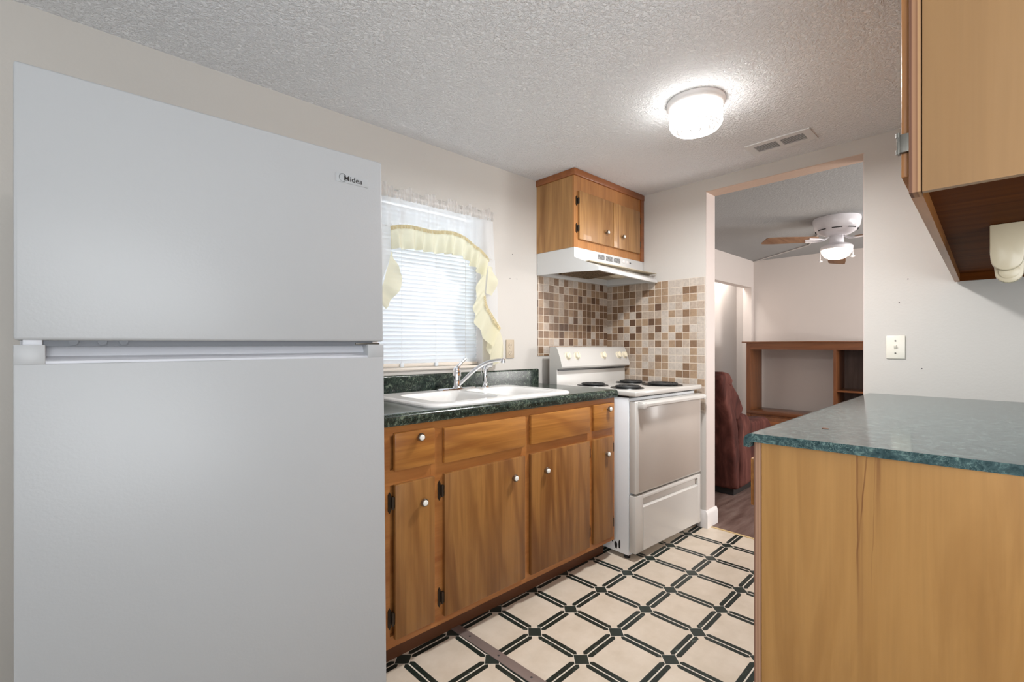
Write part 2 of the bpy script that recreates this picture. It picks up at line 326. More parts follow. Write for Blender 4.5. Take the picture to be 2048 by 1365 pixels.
# ------------------------------------------------------------------ mesh helpers
class B:
    def __init__(s): s.bm = bmesh.new()
    def _merge(s, t):
        me = bpy.data.meshes.new('t'); t.to_mesh(me); t.free(); s.bm.from_mesh(me); bpy.data.meshes.remove(me)
    def box(s, x0, x1, y0, y1, z0, z1, bev=0.0, seg=2):
        t = bmesh.new(); bmesh.ops.create_cube(t, size=1)
        for v in t.verts: v.co = Vector(((x0 + x1) / 2 + v.co.x * (x1 - x0), (y0 + y1) / 2 + v.co.y * (y1 - y0), (z0 + z1) / 2 + v.co.z * (z1 - z0)))
        if bev: bmesh.ops.bevel(t, geom=t.edges[:], offset=bev, segments=seg, profile=0.5, affect='EDGES')
        s._merge(t); return s
    def prism(s, pts, axis, a, b, bev=0.0, fa=None):
        """pts 2D; axis 0:(y,z) 1:(x,z) 2:(x,y); fa(p)-> shift of the a end"""
        t = bmesh.new()
        def mk(p, q): return Vector((q, p[0], p[1])) if axis == 0 else Vector((p[0], q, p[1])) if axis == 1 else Vector((p[0], p[1], q))
        v0 = [t.verts.new(mk(p, a + (fa(p) if fa else 0))) for p in pts]; v1 = [t.verts.new(mk(p, b)) for p in pts]
        n = len(pts); t.faces.new(v0); t.faces.new(v1[::-1])
        for i in range(n): t.faces.new((v0[i], v1[i], v1[(i + 1) % n], v0[(i + 1) % n]))
        bmesh.ops.recalc_face_normals(t, faces=t.faces[:])
        if bev: bmesh.ops.bevel(t, geom=t.edges[:], offset=bev, segments=2, profile=0.5, affect='EDGES')
        s._merge(t); return s
    def lathe(s, prof, c, axis=2, n=32, cap=True):
        """prof: (radius, height)"""
        t = bmesh.new(); rings = []
        for r, h in prof:
            ring = []
            for i in range(n):
                a = 2 * PI * i / n; p = (r * math.cos(a), r * math.sin(a), h)
                q = Vector(p) if axis == 2 else Vector((p[0], h, p[1])) if axis == 1 else Vector((h, p[0], p[1]))
                ring.append(t.verts.new(q + Vector(c)))
            rings.append(ring)
        for a, b in zip(rings, rings[1:]):
            for i in range(n): t.faces.new((a[i], a[(i + 1) % n], b[(i + 1) % n], b[i]))
        if cap: t.faces.new(rings[0]); t.faces.new(rings[-1][::-1])
        bmesh.ops.recalc_face_normals(t, faces=t.faces[:])
        s._merge(t); return s
    def tube(s, pts, r, n=12, rs=None):
        t = bmesh.new(); P = [Vector(p) for p in pts]; rings = []; up = Vector((0.13, 0.21, 0.97))
        for i, p in enumerate(P):
            d = (P[min(i + 1, len(P) - 1)] - P[max(i - 1, 0)]).normalized()
            x = d.cross(up); x = x.normalized() if x.length > 1e-4 else Vector((1, 0, 0)); y = d.cross(x).normalized()
            q = rs[i] if rs else r
            rings.append([t.verts.new(p + (x * math.cos(2 * PI * j / n) + y * math.sin(2 * PI * j / n)) * q) for j in range(n)])
        for a, b in zip(rings, rings[1:]):
            for i in range(n): t.faces.new((a[i], a[(i + 1) % n], b[(i + 1) % n], b[i]))
        t.faces.new(rings[0]); t.faces.new(rings[-1][::-1])
        bmesh.ops.recalc_face_normals(t, faces=t.faces[:])
        s._merge(t); return s
    def grid(s, f, nu, nv, thick=0.0):
        t = bmesh.new(); g = [[t.verts.new(f(i / nu, j / nv)) for j in range(nv + 1)] for i in range(nu + 1)]
        for i in range(nu):
            for j in range(nv): t.faces.new((g[i][j], g[i + 1][j], g[i + 1][j + 1], g[i][j + 1]))
        if thick: bmesh.ops.solidify(t, geom=t.faces[:], thickness=thick)
        s._merge(t); return s
    def plate(s, outer, holes, z0, z1):
        """horizontal slab with holes (lists of xy loops)"""
        t = bmesh.new(); E = []
        def loop(l, z):
            v = [t.verts.new((p[0], p[1], z)) for p in l]; return v, [t.edges.new((v[i], v[(i + 1) % len(v)])) for i in range(len(v))]
        tops = [loop(l, z1) for l in [outer] + holes]
        bmesh.ops.triangle_fill(t, use_beauty=True, use_dissolve=False, edges=[e for _, es in tops for e in es])
        bots = [loop(l, z0) for l in [outer] + holes]
        bmesh.ops.triangle_fill(t, use_beauty=True, use_dissolve=False, edges=[e for _, es in bots for e in es])
        for (a, _), (b, _) in zip(tops, bots):
            for i in range(len(a)): t.faces.new((a[i], a[(i + 1) % len(a)], b[(i + 1) % len(a)], b[i]))
        bmesh.ops.recalc_face_normals(t, faces=t.faces[:])
        s._merge(t); return s
    def skin(s, loops, close_last=True):
        t = bmesh.new(); L = [[t.verts.new(p) for p in l] for l in loops]; n = len(L[0])
        for a, b in zip(L, L[1:]):
            for i in range(n): t.faces.new((a[i], a[(i + 1) % n], b[(i + 1) % n], b[i]))
        if close_last: t.faces.new(L[-1])
        bmesh.ops.recalc_face_normals(t, faces=t.faces[:])
        s._merge(t); return s
def rrect(x0, x1, y0, y1, r, n=6):
    o = []
    for cx, cy, a0 in ((x1 - r, y1 - r, 0), (x0 + r, y1 - r, 90), (x0 + r, y0 + r, 180), (x1 - r, y0 + r, 270)):
        for i in range(n + 1):
            a = R(a0 + 90 * i / n); o.append((cx + r * math.cos(a), cy + r * math.sin(a)))
    return o

OFF = {}
def tag(o, label=None, cat=None, group=None, kind=None):
    if label: o['label'] = label
    if cat: o['category'] = cat
    if group: o['group'] = group
    if kind: o['kind'] = kind
    return o
def thing(name, label, cat, loc=(0, 0, 0), rot=(0, 0, 0), group=None, local=False):
    o = bpy.data.objects.new(name, None); C.objects.link(o); o.location = loc; o.rotation_euler = rot
    o.empty_display_size = 0.05
    OFF[o.name] = Vector((0, 0, 0)) if local else Vector(loc)
    return tag(o, label, cat, group)
def obj(name, b, m, parent=None, label=None, base=None, ang=0.7):
    bm = b.bm
    off = OFF[parent.name] if parent else Vector(base or (0, 0, 0))
    if off.length: bmesh.ops.translate(bm, verts=bm.verts[:], vec=-off)
    for f in bm.faces: f.smooth = True
    for e in bm.edges: e.smooth = len(e.link_faces) == 2 and e.calc_face_angle(0) < ang
    me = bpy.data.meshes.new(name); bm.to_mesh(me); bm.free()
    o = bpy.data.objects.new(name, me); C.objects.link(o)
    me.materials.append(M[m] if isinstance(m, str) else m)
    if parent: o.parent = parent; OFF[o.name] = off
    else: o.location = off
    if label: o['label'] = label
    return o
def struct(name, b, m, base=None): return tag(obj(name, b, m, None, None, base), kind='structure')
def text_mesh(name, body, size, m, parent, mtx, extr=0.0004):
    cu = bpy.data.curves.new('t', 'FONT'); cu.body = body; cu.size = size; cu.extrude = extr; cu.offset = size * 0.003
    to = bpy.data.objects.new('t', cu); C.objects.link(to)
    me = bpy.data.meshes.new_from_object(to.evaluated_get(bpy.context.evaluated_depsgraph_get()))
    bpy.data.objects.remove(to); bpy.data.curves.remove(cu)
    me.transform(mtx); me.name = name
    o = bpy.data.objects.new(name, me); C.objects.link(o); me.materials.append(M[m]); o.parent = parent
    return o

# ------------------------------------------------------------------ the room
WL, WB, CZ = 2.155, 3.032, 2.29          # left wall y, back wall x, ceiling z
XR, YR = -2.6, -2.6                      # rear and right sides, behind the photographer
DY0, DY1, DZ = 0.529, 1.374, 2.208       # doorway in the back wall
WX0, WX1, WZ0, WZ1 = 1.10, 1.784, 1.068, 2.0  # sink window opening
b = B(); b.box(XR, 3.07, YR, WL + 0.15, -0.06, 0); struct('floor', b, 'floor')
b = B(); b.box(3.07, 7.3, -2.0, 3.4, -0.06, -0.001); struct('floor_living', b, 'plank')
b = B(); b.box(XR - 0.1, WB + 0.06, YR - 0.1, WL + 0.15, CZ, CZ + 0.08); struct('ceiling', b, 'ceiling')
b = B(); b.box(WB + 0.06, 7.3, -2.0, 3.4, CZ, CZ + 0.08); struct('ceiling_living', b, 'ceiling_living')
b = B()
b.box(XR, WX0, WL, WL + 0.15, 0, CZ); b.box(WX1, WB + 0.13, WL, WL + 0.15, 0, CZ)
b.box(WX0, WX1, WL, WL + 0.15, 0, WZ0); b.box(WX0, WX1, WL, WL + 0.15, WZ1, CZ); wall_l = struct('wall_left', b, 'wall')
b = B()
b.box(WB, WB + 0.13, DY1, WL, 0, CZ); b.box(WB, WB + 0.13, YR, DY0, 0, CZ); b.box(WB, WB + 0.13, DY0, DY1, DZ + 0.004, CZ); wall_b = struct('wall_back', b, 'wall')
b = B(); b.box(WB + 0.001, WB + 0.129, DY1 - 0.004, DY1 + 0.001, 0, DZ); b.box(WB + 0.001, WB + 0.129, DY0 - 0.001, DY0 + 0.004, 0, DZ); struct('trim_1', b, 'jamb')
b = B(); b.box(WB + 0.001, WB + 0.129, DY0, DY1, DZ, DZ + 0.005); struct('trim_2', b, 'header')
for w_o, ax, ps in ((wall_b, 0, ((WB, 0.386, 1.414), (WB, 0.352, 1.53), (WB, 0.30, 1.085))), (wall_l, 1, ((2.02, WL, 1.775), (2.0, WL, 1.62), (2.06, WL, 1.622)))):
    OFF[w_o.name] = Vector((0, 0, 0))
    for p in ps:
        b = B(); c_ = list(p); b.lathe([(0.0028, -0.0006), (0.0028, 0.0004)], c_, ax, 10); obj('nail_hole', b, M['ink'], w_o)
# dining end behind the photographer: walls with wide openings added to let light in
b = B(); b.box(XR - 0.1, XR, YR, -1.4, 0, CZ); b.box(XR - 0.1, XR, 1.2, WL + 0.15, 0, CZ); b.box(XR - 0.1, XR, -1.4, 1.2, 0, 0.6); b.box(XR - 0.1, XR, -1.4, 1.2, 2.15, CZ); struct('wall_rear', b, 'wall')
b = B(); b.box(XR - 0.1, -0.9, YR - 0.1, YR, 0, CZ); b.box(1.7, WB + 0.13, YR - 0.1, YR, 0, CZ); b.box(-0.9, 1.7, YR - 0.1, YR, 0, 0.6); b.box(-0.9, 1.7, YR - 0.1, YR, 2.15, CZ); struct('wall_right', b, 'wall')
# living room shell
b = B(); b.box(6.44, 6.54, -2.0, 2.42, 0, CZ); struct('wall_living_far', b, 'wall_living')
b = B(); b.box(WB + 0.13, 4.9, 2.29, 2.39, 0, CZ); b.box(4.9, 6.371, 2.29, 2.39, 1.945, CZ); b.box(6.371, 6.44, 2.29, 2.39, 0, CZ); struct('wall_living_left', b, 'wall_living')
b = B(); b.box(WB + 0.13, 4.0, -2.1, -2.0, 0, CZ); b.box(5.8, 6.54, -2.1, -2.0, 0, CZ); b.box(4.0, 5.8, -2.1, -2.0, 0, 0.8); b.box(4.0, 5.8, -2.1, -2.0, 2.0, CZ); struct('wall_living_right', b, 'wall_living')
b = B(); b.box(4.6, 7.0, 2.72, 2.82, 0, CZ); b.box(7.0, 7.1, 2.3, 2.82, 0, CZ); struct('wall_hall', b, 'wall_living')
# baseboards by the doorway
bbp = lambda d: [(0, 0), (d, 0), (d, 0.085), (d * 0.75, 0.098), (d * 0.3, 0.112), (0, 0.112)]
b = B(); b.prism([(DY1 - 0.004 - p[0], p[1]) for p in bbp(0.014)], 0, WB - 0.014, WB + 0.144); b.prism([(WB - p[0], p[1]) for p in bbp(0.014)], 1, DY1 - 0.004, DY1 + 0.05); struct('baseboard_doorway', b, 'trim')
b = B(); b.box(3.062, 3.078, DY0 + 0.004, DY1 - 0.02, 0.0, 0.003); struct('trim_3', b, 'threshold')

# sink window: frame, sash, pane, sill
wn = thing('window_1', None, None, (WX0, WL + 0.12, WZ0)); wn['kind'] = 'structure'
b = B(); f = 0.035
b.box(WX0, WX0 + f, WL + 0.10, WL + 0.14, WZ0, WZ1); b.box(WX1 - f, WX1, WL + 0.10, WL + 0.14, WZ0, WZ1); b.box(WX0, WX1, WL + 0.10, WL + 0.14, WZ0, WZ0 + f); b.box(WX0, WX1, WL + 0.10, WL + 0.14, WZ1 - f, WZ1)
obj('window_frame', b, 'trim', wn)
b = B(); b.box(WX0 + f, WX1 - f, WL + 0.118, WL + 0.122, WZ0 + f, WZ1 - f); obj('pane', b, 'glass', wn)
b = B(); b.box(WX0 + 0.002, WX1 - 0.002, WL - 0.012, WL + 0.10, WZ0, WZ0 + 0.014, 0.003); obj('window_sill', b, 'rail', wn)
b = B(); b.box(WX1 - 0.006, WX1, WL + 0.002, WL + 0.1, WZ0 + 0.014, WZ1); b.box(WX0, WX0 + 0.006, WL + 0.002, WL + 0.1, WZ0 + 0.014, WZ1); obj('jamb_lining', b, 'trim', wn)

# mini blind
bl = thing('window_blind', 'white horizontal mini blind lowered in the window over the sink', 'blind', (1.44, 2.215, 1.085))
b = B(); zb = 1.112
while zb < 1.93:
    pts = []
    for q in (-1, -0.33, 0.33, 1):
        a = R(62); pts.append((2.213 + math.cos(a) * q * 0.0125 * -1, zb + math.sin(a) * q * 0.0125 + (1 - q * q) * 0.0012))
    up = [(y + 0.0007, z + 0.0004) for y, z in pts][::-1]
    b.prism(pts + up, 0, WX0 + 0.008, WX1 - 0.010); zb += 0.0218
obj('slats', b, 'slat', bl)
b = B(); b.box(WX0 + 0.008, WX1 - 0.010, 2.2, 2.226, 1.085, 1.103, 0.004); obj('bottom_rail', b, 'rail', bl, 'cream bottom rail')
b = B(); b.box(WX0 + 0.008, WX1 - 0.010, 2.195, 2.23, 1.945, 1.98, 0.003); obj('head_rail', b, 'slat', bl)
for x in (1.26, 1.475, 1.68):
    b = B(); b.tube([(x, 2.1965, 1.10), (x, 2.1965, 1.95)], 0.0008, 6); obj('ladder_cord', b, 'wire', bl)
    if x < 1.6: b = B(); b.box(x - 0.011, x + 0.011, 2.188, 2.2, 1.083, 1.106, 0.004); obj('rail_clip', b, 'slat', bl)

# curtain: white swag valance with cream ruffle
def lerp_path(P, n):
    d = [0]
    for a, c in zip(P, P[1:]): d.append(d[-1] + math.dist(a, c))
    out = []
    for i in range(n + 1):
        s = d[-1] * i / n; j = 0
        while j < len(P) - 2 and d[j + 1] < s: j += 1
        t = (s - d[j]) / max(1e-9, d[j + 1] - d[j]); t = min(max(t, 0), 1)
        out.append(tuple(P[j][q] + (P[j + 1][q] - P[j][q]) * t for q in range(len(P[0]))))
    return out
def smooth(P, it=2):
    for _ in range(it):
        Q = [P[0]]
        for a, c in zip(P, P[1:]):
            Q += [tuple(a[i] * 0.75 + c[i] * 0.25 for i in range(len(a))), tuple(a[i] * 0.25 + c[i] * 0.75 for i in range(len(a)))]
        P = Q + [P[-1]]
    return P
cur = thing('swag_curtain', 'white swag curtain with cream ruffle edging hung over the sink window', 'curtain', (1.44, 2.11, 1.95))
hem = [(1.05, 1.784), (1.127, 1.784), (1.206, 1.806), (1.282, 1.807), (1.375, 1.801), (1.473, 1.819), (1.539, 1.816), (1.604, 1.796), (1.647, 1.768), (1.703, 1.748), (1.757, 1.704), (1.823, 1.704)]
def hemz(x):
    for a, c in zip(hem, hem[1:]):
        if a[0] <= x <= c[0]: return a[1] + (c[1] - a[1]) * (x - a[0]) / (c[0] - a[0])
    return hem[-1][1]
def fold(x, t):
    return (math.sin(x * 88 + 1.2 * math.sin(x * 23)) * 0.55 + math.sin(x * 41 + 0.7) * 0.6) * 0.015 * (0.35 + 0.65 * t)
def up(u, v):
    x = 1.05 + u * (1.823 - 1.05); xr = x if x < 1.7 else x - (1 - v) * 0.018 * (x - 1.7) / 0.12
    return Vector((xr, 2.092 + fold(x, v), 1.945 + (hemz(x) - 1.945) * v))
b = B(); b.grid(up, 150, 12, 0.0008)
def strip(P, Q, n, m, yb, amp, freq, ph=0.0, yo=0.0):
    p = lerp_path(smooth(P), n); q = lerp_path(smooth(Q), n)
    def f(u, v):
        i = min(int(round(u * n)), n); a, c = p[i], q[i]
        return Vector((a[0] + (c[0] - a[0]) * v, yb + yo * v + amp * (0.15 + 0.85 * v) * math.sin(freq * u + ph + 0.8 * math.sin(freq * 0.37 * u)), a[1] + (c[1] - a[1]) * v))
    return f, n, m
# right hand tail panel and hidden left tail panel of the white cloth
b.grid(*strip([(1.757, 1.704), (1.749, 1.639), (1.734, 1.565), (1.73, 1.493), (1.738, 1.432), (1.799, 1.359), (1.85, 1.301)], [(1.823, 1.704), (1.828, 1.65), (1.835, 1.56), (1.841, 1.49), (1.845, 1.43), (1.849, 1.36), (1.852, 1.301)], 40, 8, 2.094, 0.004, 9.0), 0.0008)
b.grid(*strip([(1.150, 1.80), (1.148, 1.67), (1.122, 1.59), (1.07, 1.45)], [(1.05, 1.784), (1.045, 1.66), (1.04, 1.55), (1.035, 1.45)], 30, 6, 2.094, 0.004, 9.0), 0.0008)
obj('valance', b, 'curtain', cur)
def header(u, v):
    x = 1.05 + u * (1.808 - 1.05); rr = math.sin(x * 310) + 0.6 * math.sin(x * 173 + 1)
    top = 1.985 + 0.012 * math.sin(x * 47) + 0.007 * math.sin(x * 131 + 2); bot = 1.93
    pinch = 1 - 0.7 * math.exp(-((v - 0.45) / 0.2) ** 2)
    return Vector((x, 2.084 + 0.0055 * rr * pinch + 0.012 * abs(v - 0.45), bot + (top - bot) * v))
b = B(); b.grid(header, 420, 8, 0.0008); obj('gathered_heading', b, 'curtain_head', cur)
Hh = [(1.127, 1.784), (1.206, 1.806), (1.282, 1.807), (1.375, 1.801), (1.473, 1.819), (1.539, 1.816), (1.604, 1.796), (1.647, 1.768), (1.703, 1.748), (1.757, 1.704)]
Oo = [(1.136, 1.675), (1.212, 1.683), (1.295, 1.69), (1.361, 1.682), (1.49, 1.695), (1.547, 1.69), (1.596, 1.685), (1.612, 1.655), (1.668, 1.630), (1.715, 1.590)]
b = B(); b.grid(*strip(Hh, Oo, 200, 8, 2.074, 0.021, 62, 0.4), 0.0008)
H2 = [(1.756, 1.704), (1.749, 1.639), (1.734, 1.565), (1.73, 1.493), (1.738, 1.432), (1.799, 1.359), (1.85, 1.301)]
O2 = [(1.700, 1.640), (1.690, 1.576), (1.664, 1.502), (1.652, 1.43), (1.650, 1.335), (1.711, 1.255), (1.785, 1.19)]
b.grid(*strip(H2, O2, 110, 8, 2.078, 0.013, 30, 1.0), 0.0008)
b.grid(*strip([(1.799, 1.350), (1.83, 1.325), (1.85, 1.301), (1.872, 1.25), (1.885, 1.19)], [(1.755, 1.19), (1.775, 1.12), (1.79, 1.075), (1.85, 1.10), (1.888, 1.115)], 50, 8, 2.088, 0.010, 14, 0.5), 0.0008)
b.grid(*strip([(1.752, 1.66), (1.744, 1.60), (1.738, 1.55), (1.735, 1.50)], [(1.782, 1.655), (1.812, 1.60), (1.815, 1.54), (1.785, 1.492)], 30, 8, 2.070, 0.012, 8, 0.0), 0.0008)
b.grid(*strip([(1.133, 1.66), (1.115, 1.59), (1.09, 1.50), (1.06, 1.42)], [(1.140, 1.655), (1.172, 1.575), (1.214, 1.525), (1.10, 1.375)], 60, 8, 2.074, 0.012, 18, 0.0), 0.0008)
obj('ruffle', b, 'ruffle', cur, 'cream ruffle along the curtain hem')
def off_path(P, d): return [(x, z - d) for x, z in P]
b = B(); b.grid(*strip(Hh, off_path(Hh, 0.02), 240, 3, 2.070, 0.0035, 260), 0.0008)
b.grid(*strip(H2[3:], [(x - 0.014, z - 0.014) for x, z in H2[3:]], 80, 3, 2.070, 0.003, 120), 0.0008)
obj('ruffle_band', b, 'ruffle_band', cur, 'tan gathered band at top of the ruffle')
b = B(); b.tube([(1.03, 2.10, 1.957), (1.815, 2.10, 1.957)], 0.006); b.tube([(1.815, 2.10, 1.957), (1.815, 2.154, 1.957)], 0.006); b.tube([(1.03, 2.10, 1.957), (1.03, 2.154, 1.957)], 0.006); obj('curtain_rod', b, 'trim', cur)

# tile backsplash in the corner behind the stove
tl = thing('tile_backsplash', 'brown and beige square mosaic tile backsplash around the stove corner', 'tile', (2.25, WL, 0.95))
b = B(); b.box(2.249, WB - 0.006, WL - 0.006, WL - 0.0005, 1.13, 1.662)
obj('tile_panel', b, tile_mat('mosaic_tile_shaded', 0, WB - 2.25 - 0.002, 1.662 - 0.95, 1), tl, 'tiles on the window wall with shade mixed into their browner colour')
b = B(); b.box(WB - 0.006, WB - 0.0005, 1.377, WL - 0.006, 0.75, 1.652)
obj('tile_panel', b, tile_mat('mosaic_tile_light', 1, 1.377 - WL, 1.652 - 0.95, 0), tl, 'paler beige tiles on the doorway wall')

# ------------------------------------------------------------------ refrigerator (local coordinates, front-left-bottom at origin)
fr = thing('refrigerator', 'large white top freezer refrigerator standing at left of the sink counter', 'refrigerator', (-0.0842, 1.30, 0), (R(-0.84), R(-0.12), R(-0.82)), local=True)
W = 0.774
b = B(); b.box(0.004, W - 0.004, 0.062, 0.70, 0.03, 1.735, 0.006); obj('cabinet_body', b, 'fridge_smooth', fr)
b = B(); b.box(0, W, 0, 0.058, 1.210, 1.757, 0.006, 3); dfz = obj('freezer_door', b, 'fridge', fr)
b = B()
b.box(0, W, 0, 0.058, 0.055, 1.163, 0.0025, 3)
b.box(0, 0.044, 0.0, 0.058, 1.1615, 1.201, 0.0015); b.box(W - 0.05, W, 0.0, 0.058, 1.1615, 1.201, 0.0015)
dlo = obj('lower_door', b, 'fridge', fr)
b = B(); b.prism([(0.004, 1.160), (0.05, 1.165), (0.05, 1.201), (0.040, 1.201), (0.030, 1.178), (0.004, 1.168)], 0, 0.042, W - 0.048); obj('handle_recess', b, 'fridge_smooth', dlo)
b = B(); b.box(0.02, W - 0.03, 0.012, 0.06, 1.198, 1.215); obj('door_gasket', b, 'dark_grey', fr, 'dark grey gap between the doors')
b = B(); b.box(0.012, 0.04, 0.004, 0.05, 1.199, 1.213, 0.002); obj('end_block', b, 'fridge_smooth', fr)
for x in (0.085, 0.13, 0.165):
    b = B(); b.lathe([(0.008, 0), (0.008, 0.02)], (x, 0.006, 1.208), 1, 16); obj('door_stop', b, 'dark_grey', fr)
b = B()
b.box(W - 0.085, W - 0.01, 0.006, 0.05, 1.201, 1.206, 0.001); obj('hinge', b, 'hinge_steel', fr)
b = B(); b.box(0.03, W - 0.03, 0.02, 0.06, 0.0, 0.055); obj('base_grille', b, 'dark_grey', fr)
b = B(); b.box(0.632, 0.728, -0.0012, 0.002, 1.668, 1.693, 0.0005); obj('badge_plate', b, 'badge', dfz, 'grey name plate')
rotm = Matrix.Rotation(R(90), 4, 'X')
t = text_mesh('badge_lettering', 'Midea', 0.0215, 'ink', dfz, Matrix.Translation((0.6535, -0.0016, 1.6745)) @ rotm)
bb = [v.co.x for v in t.data.vertices]; sx = 0.0545 / (max(bb) - min(bb)); x0 = min(bb)
for v in t.data.vertices: v.co.x = x0 + (v.co.x - x0) * sx
b = B(); tt = bmesh.new(); ring = []
for i in range(41):
    a = R(38 + 300 * i / 40); wd = 0.0011 * (0.35 + abs(math.sin(a * 0.5 + 1.0)))
    for r in (0.0118 - wd, 0.0118): ring.append(tt.verts.new((0.6515 + r * math.cos(a), -0.0017, 1.6815 + r * math.sin(a))))
for i in range(40): tt.faces.new((ring[2 * i], ring[2 * i + 1], ring[2 * i + 3], ring[2 * i + 2]))
bmesh.ops.solidify(tt, geom=tt.faces[:], thickness=0.0003); b._merge(tt)
obj('badge_ring', b, 'ink', dfz)

# ------------------------------------------------------------------ sink base cabinet
FY = 1.54
cb = thing('sink_base_cabinet', 'honey wood base cabinet with black hinges under the sink counter', 'cabinet', (0.80, FY, 0))
b = B(); XL, XQ = 0.79, 2.236
b.box(XL, XL + 0.045, FY, FY + 0.02, 0.098, 0.905); b.box(XQ - 0.03, XQ, FY, FY + 0.02, 0.098, 0.905)
b.box(XL, XQ, FY + 0.0005, FY + 0.02, 0.87, 0.905); b.box(XL, XQ, FY + 0.0005, FY + 0.02, 0.69, 0.745); b.box(XL, XQ, FY + 0.0005, FY + 0.02, 0.098, 0.14)
for x0, x1 in ((1.01, 1.068), (1.50, 1.555), (1.98, 2.035)): b.box(x0, x1, FY + 0.0002, FY + 0.02, 0.10, 0.905)
b.box(XL, XQ, FY + 0.02, FY + 0.05, 0.10, 0.87)
obj('face_frame', b, 'frame', cb)
b = B(); b.box(XL, XL + 0.018, FY + 0.02, WL - 0.004, 0.098, 0.905); b.box(XQ - 0.018, XQ, FY + 0.02, WL - 0.004, 0.098, 0.905); b.box(XL, XL + 0.018, FY + 0.09, WL - 0.004, 0.0, 0.098); b.box(XQ - 0.018, XQ, FY + 0.09, WL - 0.004, 0.0, 0.098); b.box(XL, XQ, FY + 0.05, WL - 0.004, 0.098, 0.115); obj('carcass', b, 'frame_v', cb)
b = B(); b.box(XL, XQ, FY + 0.075, FY + 0.09, 0.0, 0.098); obj('toe_kick', b, 'toe', cb, 'dark red brown toe kick')
def knob2(parent, x, y, z, r=0.0155):
    b = B(); b.lathe([(0.006, 0.001), (0.006, -0.010), (r * 0.98, -0.013), (r, -0.018), (r * 0.9, -0.0215)], (x, y, z), 1, 20)
    me_r = b
    o = obj('knob', me_r, 'knob_rim', parent)
    # porcelain face in the same knob: second material slot
    bm = bmesh.new(); bm.from_mesh(o.data); off = OFF[parent.name]
    b2 = B(); b2.lathe([(r * 0.72, -0.0205), (r * 0.69, -0.0245), (r * 0.4, -0.0258)], (x, y, z), 1, 20)
    n0 = len(bm.faces); me2 = bpy.data.meshes.new('t'); b2.bm.transform(Matrix.Translation(-off)); b2.bm.to_mesh(me2); b2.bm.free(); bm.from_mesh(me2); bpy.data.meshes.remove(me2)
    bm.faces.ensure_lookup_table()
    for f in bm.faces[n0:]: f.material_index = 1; f.smooth = True
    bm.to_mesh(o.data); bm.free(); o.data.materials.append(M['knob'])
    return o
def hinge(parent, x, y, z, side, h=0.078, m='iron'):
    """ornate H hinge: pointed leaf on the frame, barrel, small leaf; side -1 leaf to the left"""
    b = B(); w_ = 0.010
    cx = x + side * 0.006
    b.prism([(cx - w_ * 0.6, z - h * 0.36), (cx, z - h / 2), (cx + w_ * 0.6, z - h * 0.36), (cx + w_ * 0.6, z + h * 0.36), (cx, z + h / 2), (cx - w_ * 0.6, z + h * 0.36)], 1, y - 0.004, y)
    b.box(min(x, x - side * 0.012), max(x, x - side * 0.012), y - 0.014, y, z - h * 0.27, z + h * 0.27, 0.002)
    b.lathe([(0.0045, -h * 0.3), (0.0045, h * 0.3)], (x - side * 0.003, y - 0.012, z), 2, 10)
    return obj('hinge', b, m, parent)
DT = 0.018
def slab(name, parent, x0, x1, z0, z1, m, y=FY, t=DT, lab=None):
    b = B(); b.box(x0, x1, y - t, y + 0.001, z0, z1, 0.004); return obj(name, b, m, parent, lab)
d = slab('drawer', cb, 0.846, 1.018, 0.742, 0.880, 'drawer'); knob2(d, 0.946, FY - DT, 0.856)
slab('drawer_front', cb, 1.062, 1.512, 0.734, 0.874, 'drawer'); slab('drawer_front', cb, 1.548, 1.992, 0.736, 0.873, 'drawer')
d = slab('drawer', cb, 2.027, 2.213, 0.738, 0.877, 'drawer'); knob2(d, 2.148, FY - DT, 0.850)
for x0, x1, kx, kz, hx, sd in ((0.848, 1.018, 0.961, 0.608, 0.838, -1), (1.064, 1.510, 1.433, 0.608, 1.053, -1), (1.548, 1.990, 1.642, 0.604, 1.999, 1), (2.026, 2.202, 2.132, 0.604, 2.211, 1)):
    d = slab('door', cb, x0, x1, 0.130, 0.693, 'door'); knob2(d, kx, FY - DT, kz)
    for z in (0.628, 0.208): hinge(d, hx, FY, z, sd)

# ------------------------------------------------------------------ sink counter (green laminate in its shaded tone) with sink cut-out
ct = thing('sink_countertop', 'green marbled laminate countertop, toned darker for shade, with backsplash below the window', 'countertop', (0.79, 1.52, 0.91))
hole = rrect(1.04, 1.87, 1.565, 2.045, 0.06)
b = B(); b.plate([(0.76, 1.56), (2.243, 1.56), (2.243, WL - 0.002), (0.76, WL - 0.002)], [hole], 0.912, 0.950)
nose = [(1.56, 0.950)] + [(1.539 - 0.02 * math.sin(R(a)), 0.930 + 0.02 * math.cos(R(a))) for a in range(0, 91, 15)] + [(1.519, 0.912), (1.524, 0.906), (1.56, 0.906)]
b.prism(nose, 0, 0.76, 2.243)
obj('worktop', b, 'lam_shaded', ct)
b = B(); b.prism([(WL - 0.002, 0.950), (WL - 0.022, 0.950), (WL - 0.022, 1.036)] + [(WL - 0.012 - 0.010 * math.cos(R(a)), 1.036 + 0.010 * math.sin(R(a))) for a in range(15, 91, 15)] + [(WL - 0.002, 1.046)], 0, 0.76, 2.238, 0.0); obj('splashback', b, 'lam_shaded', ct)

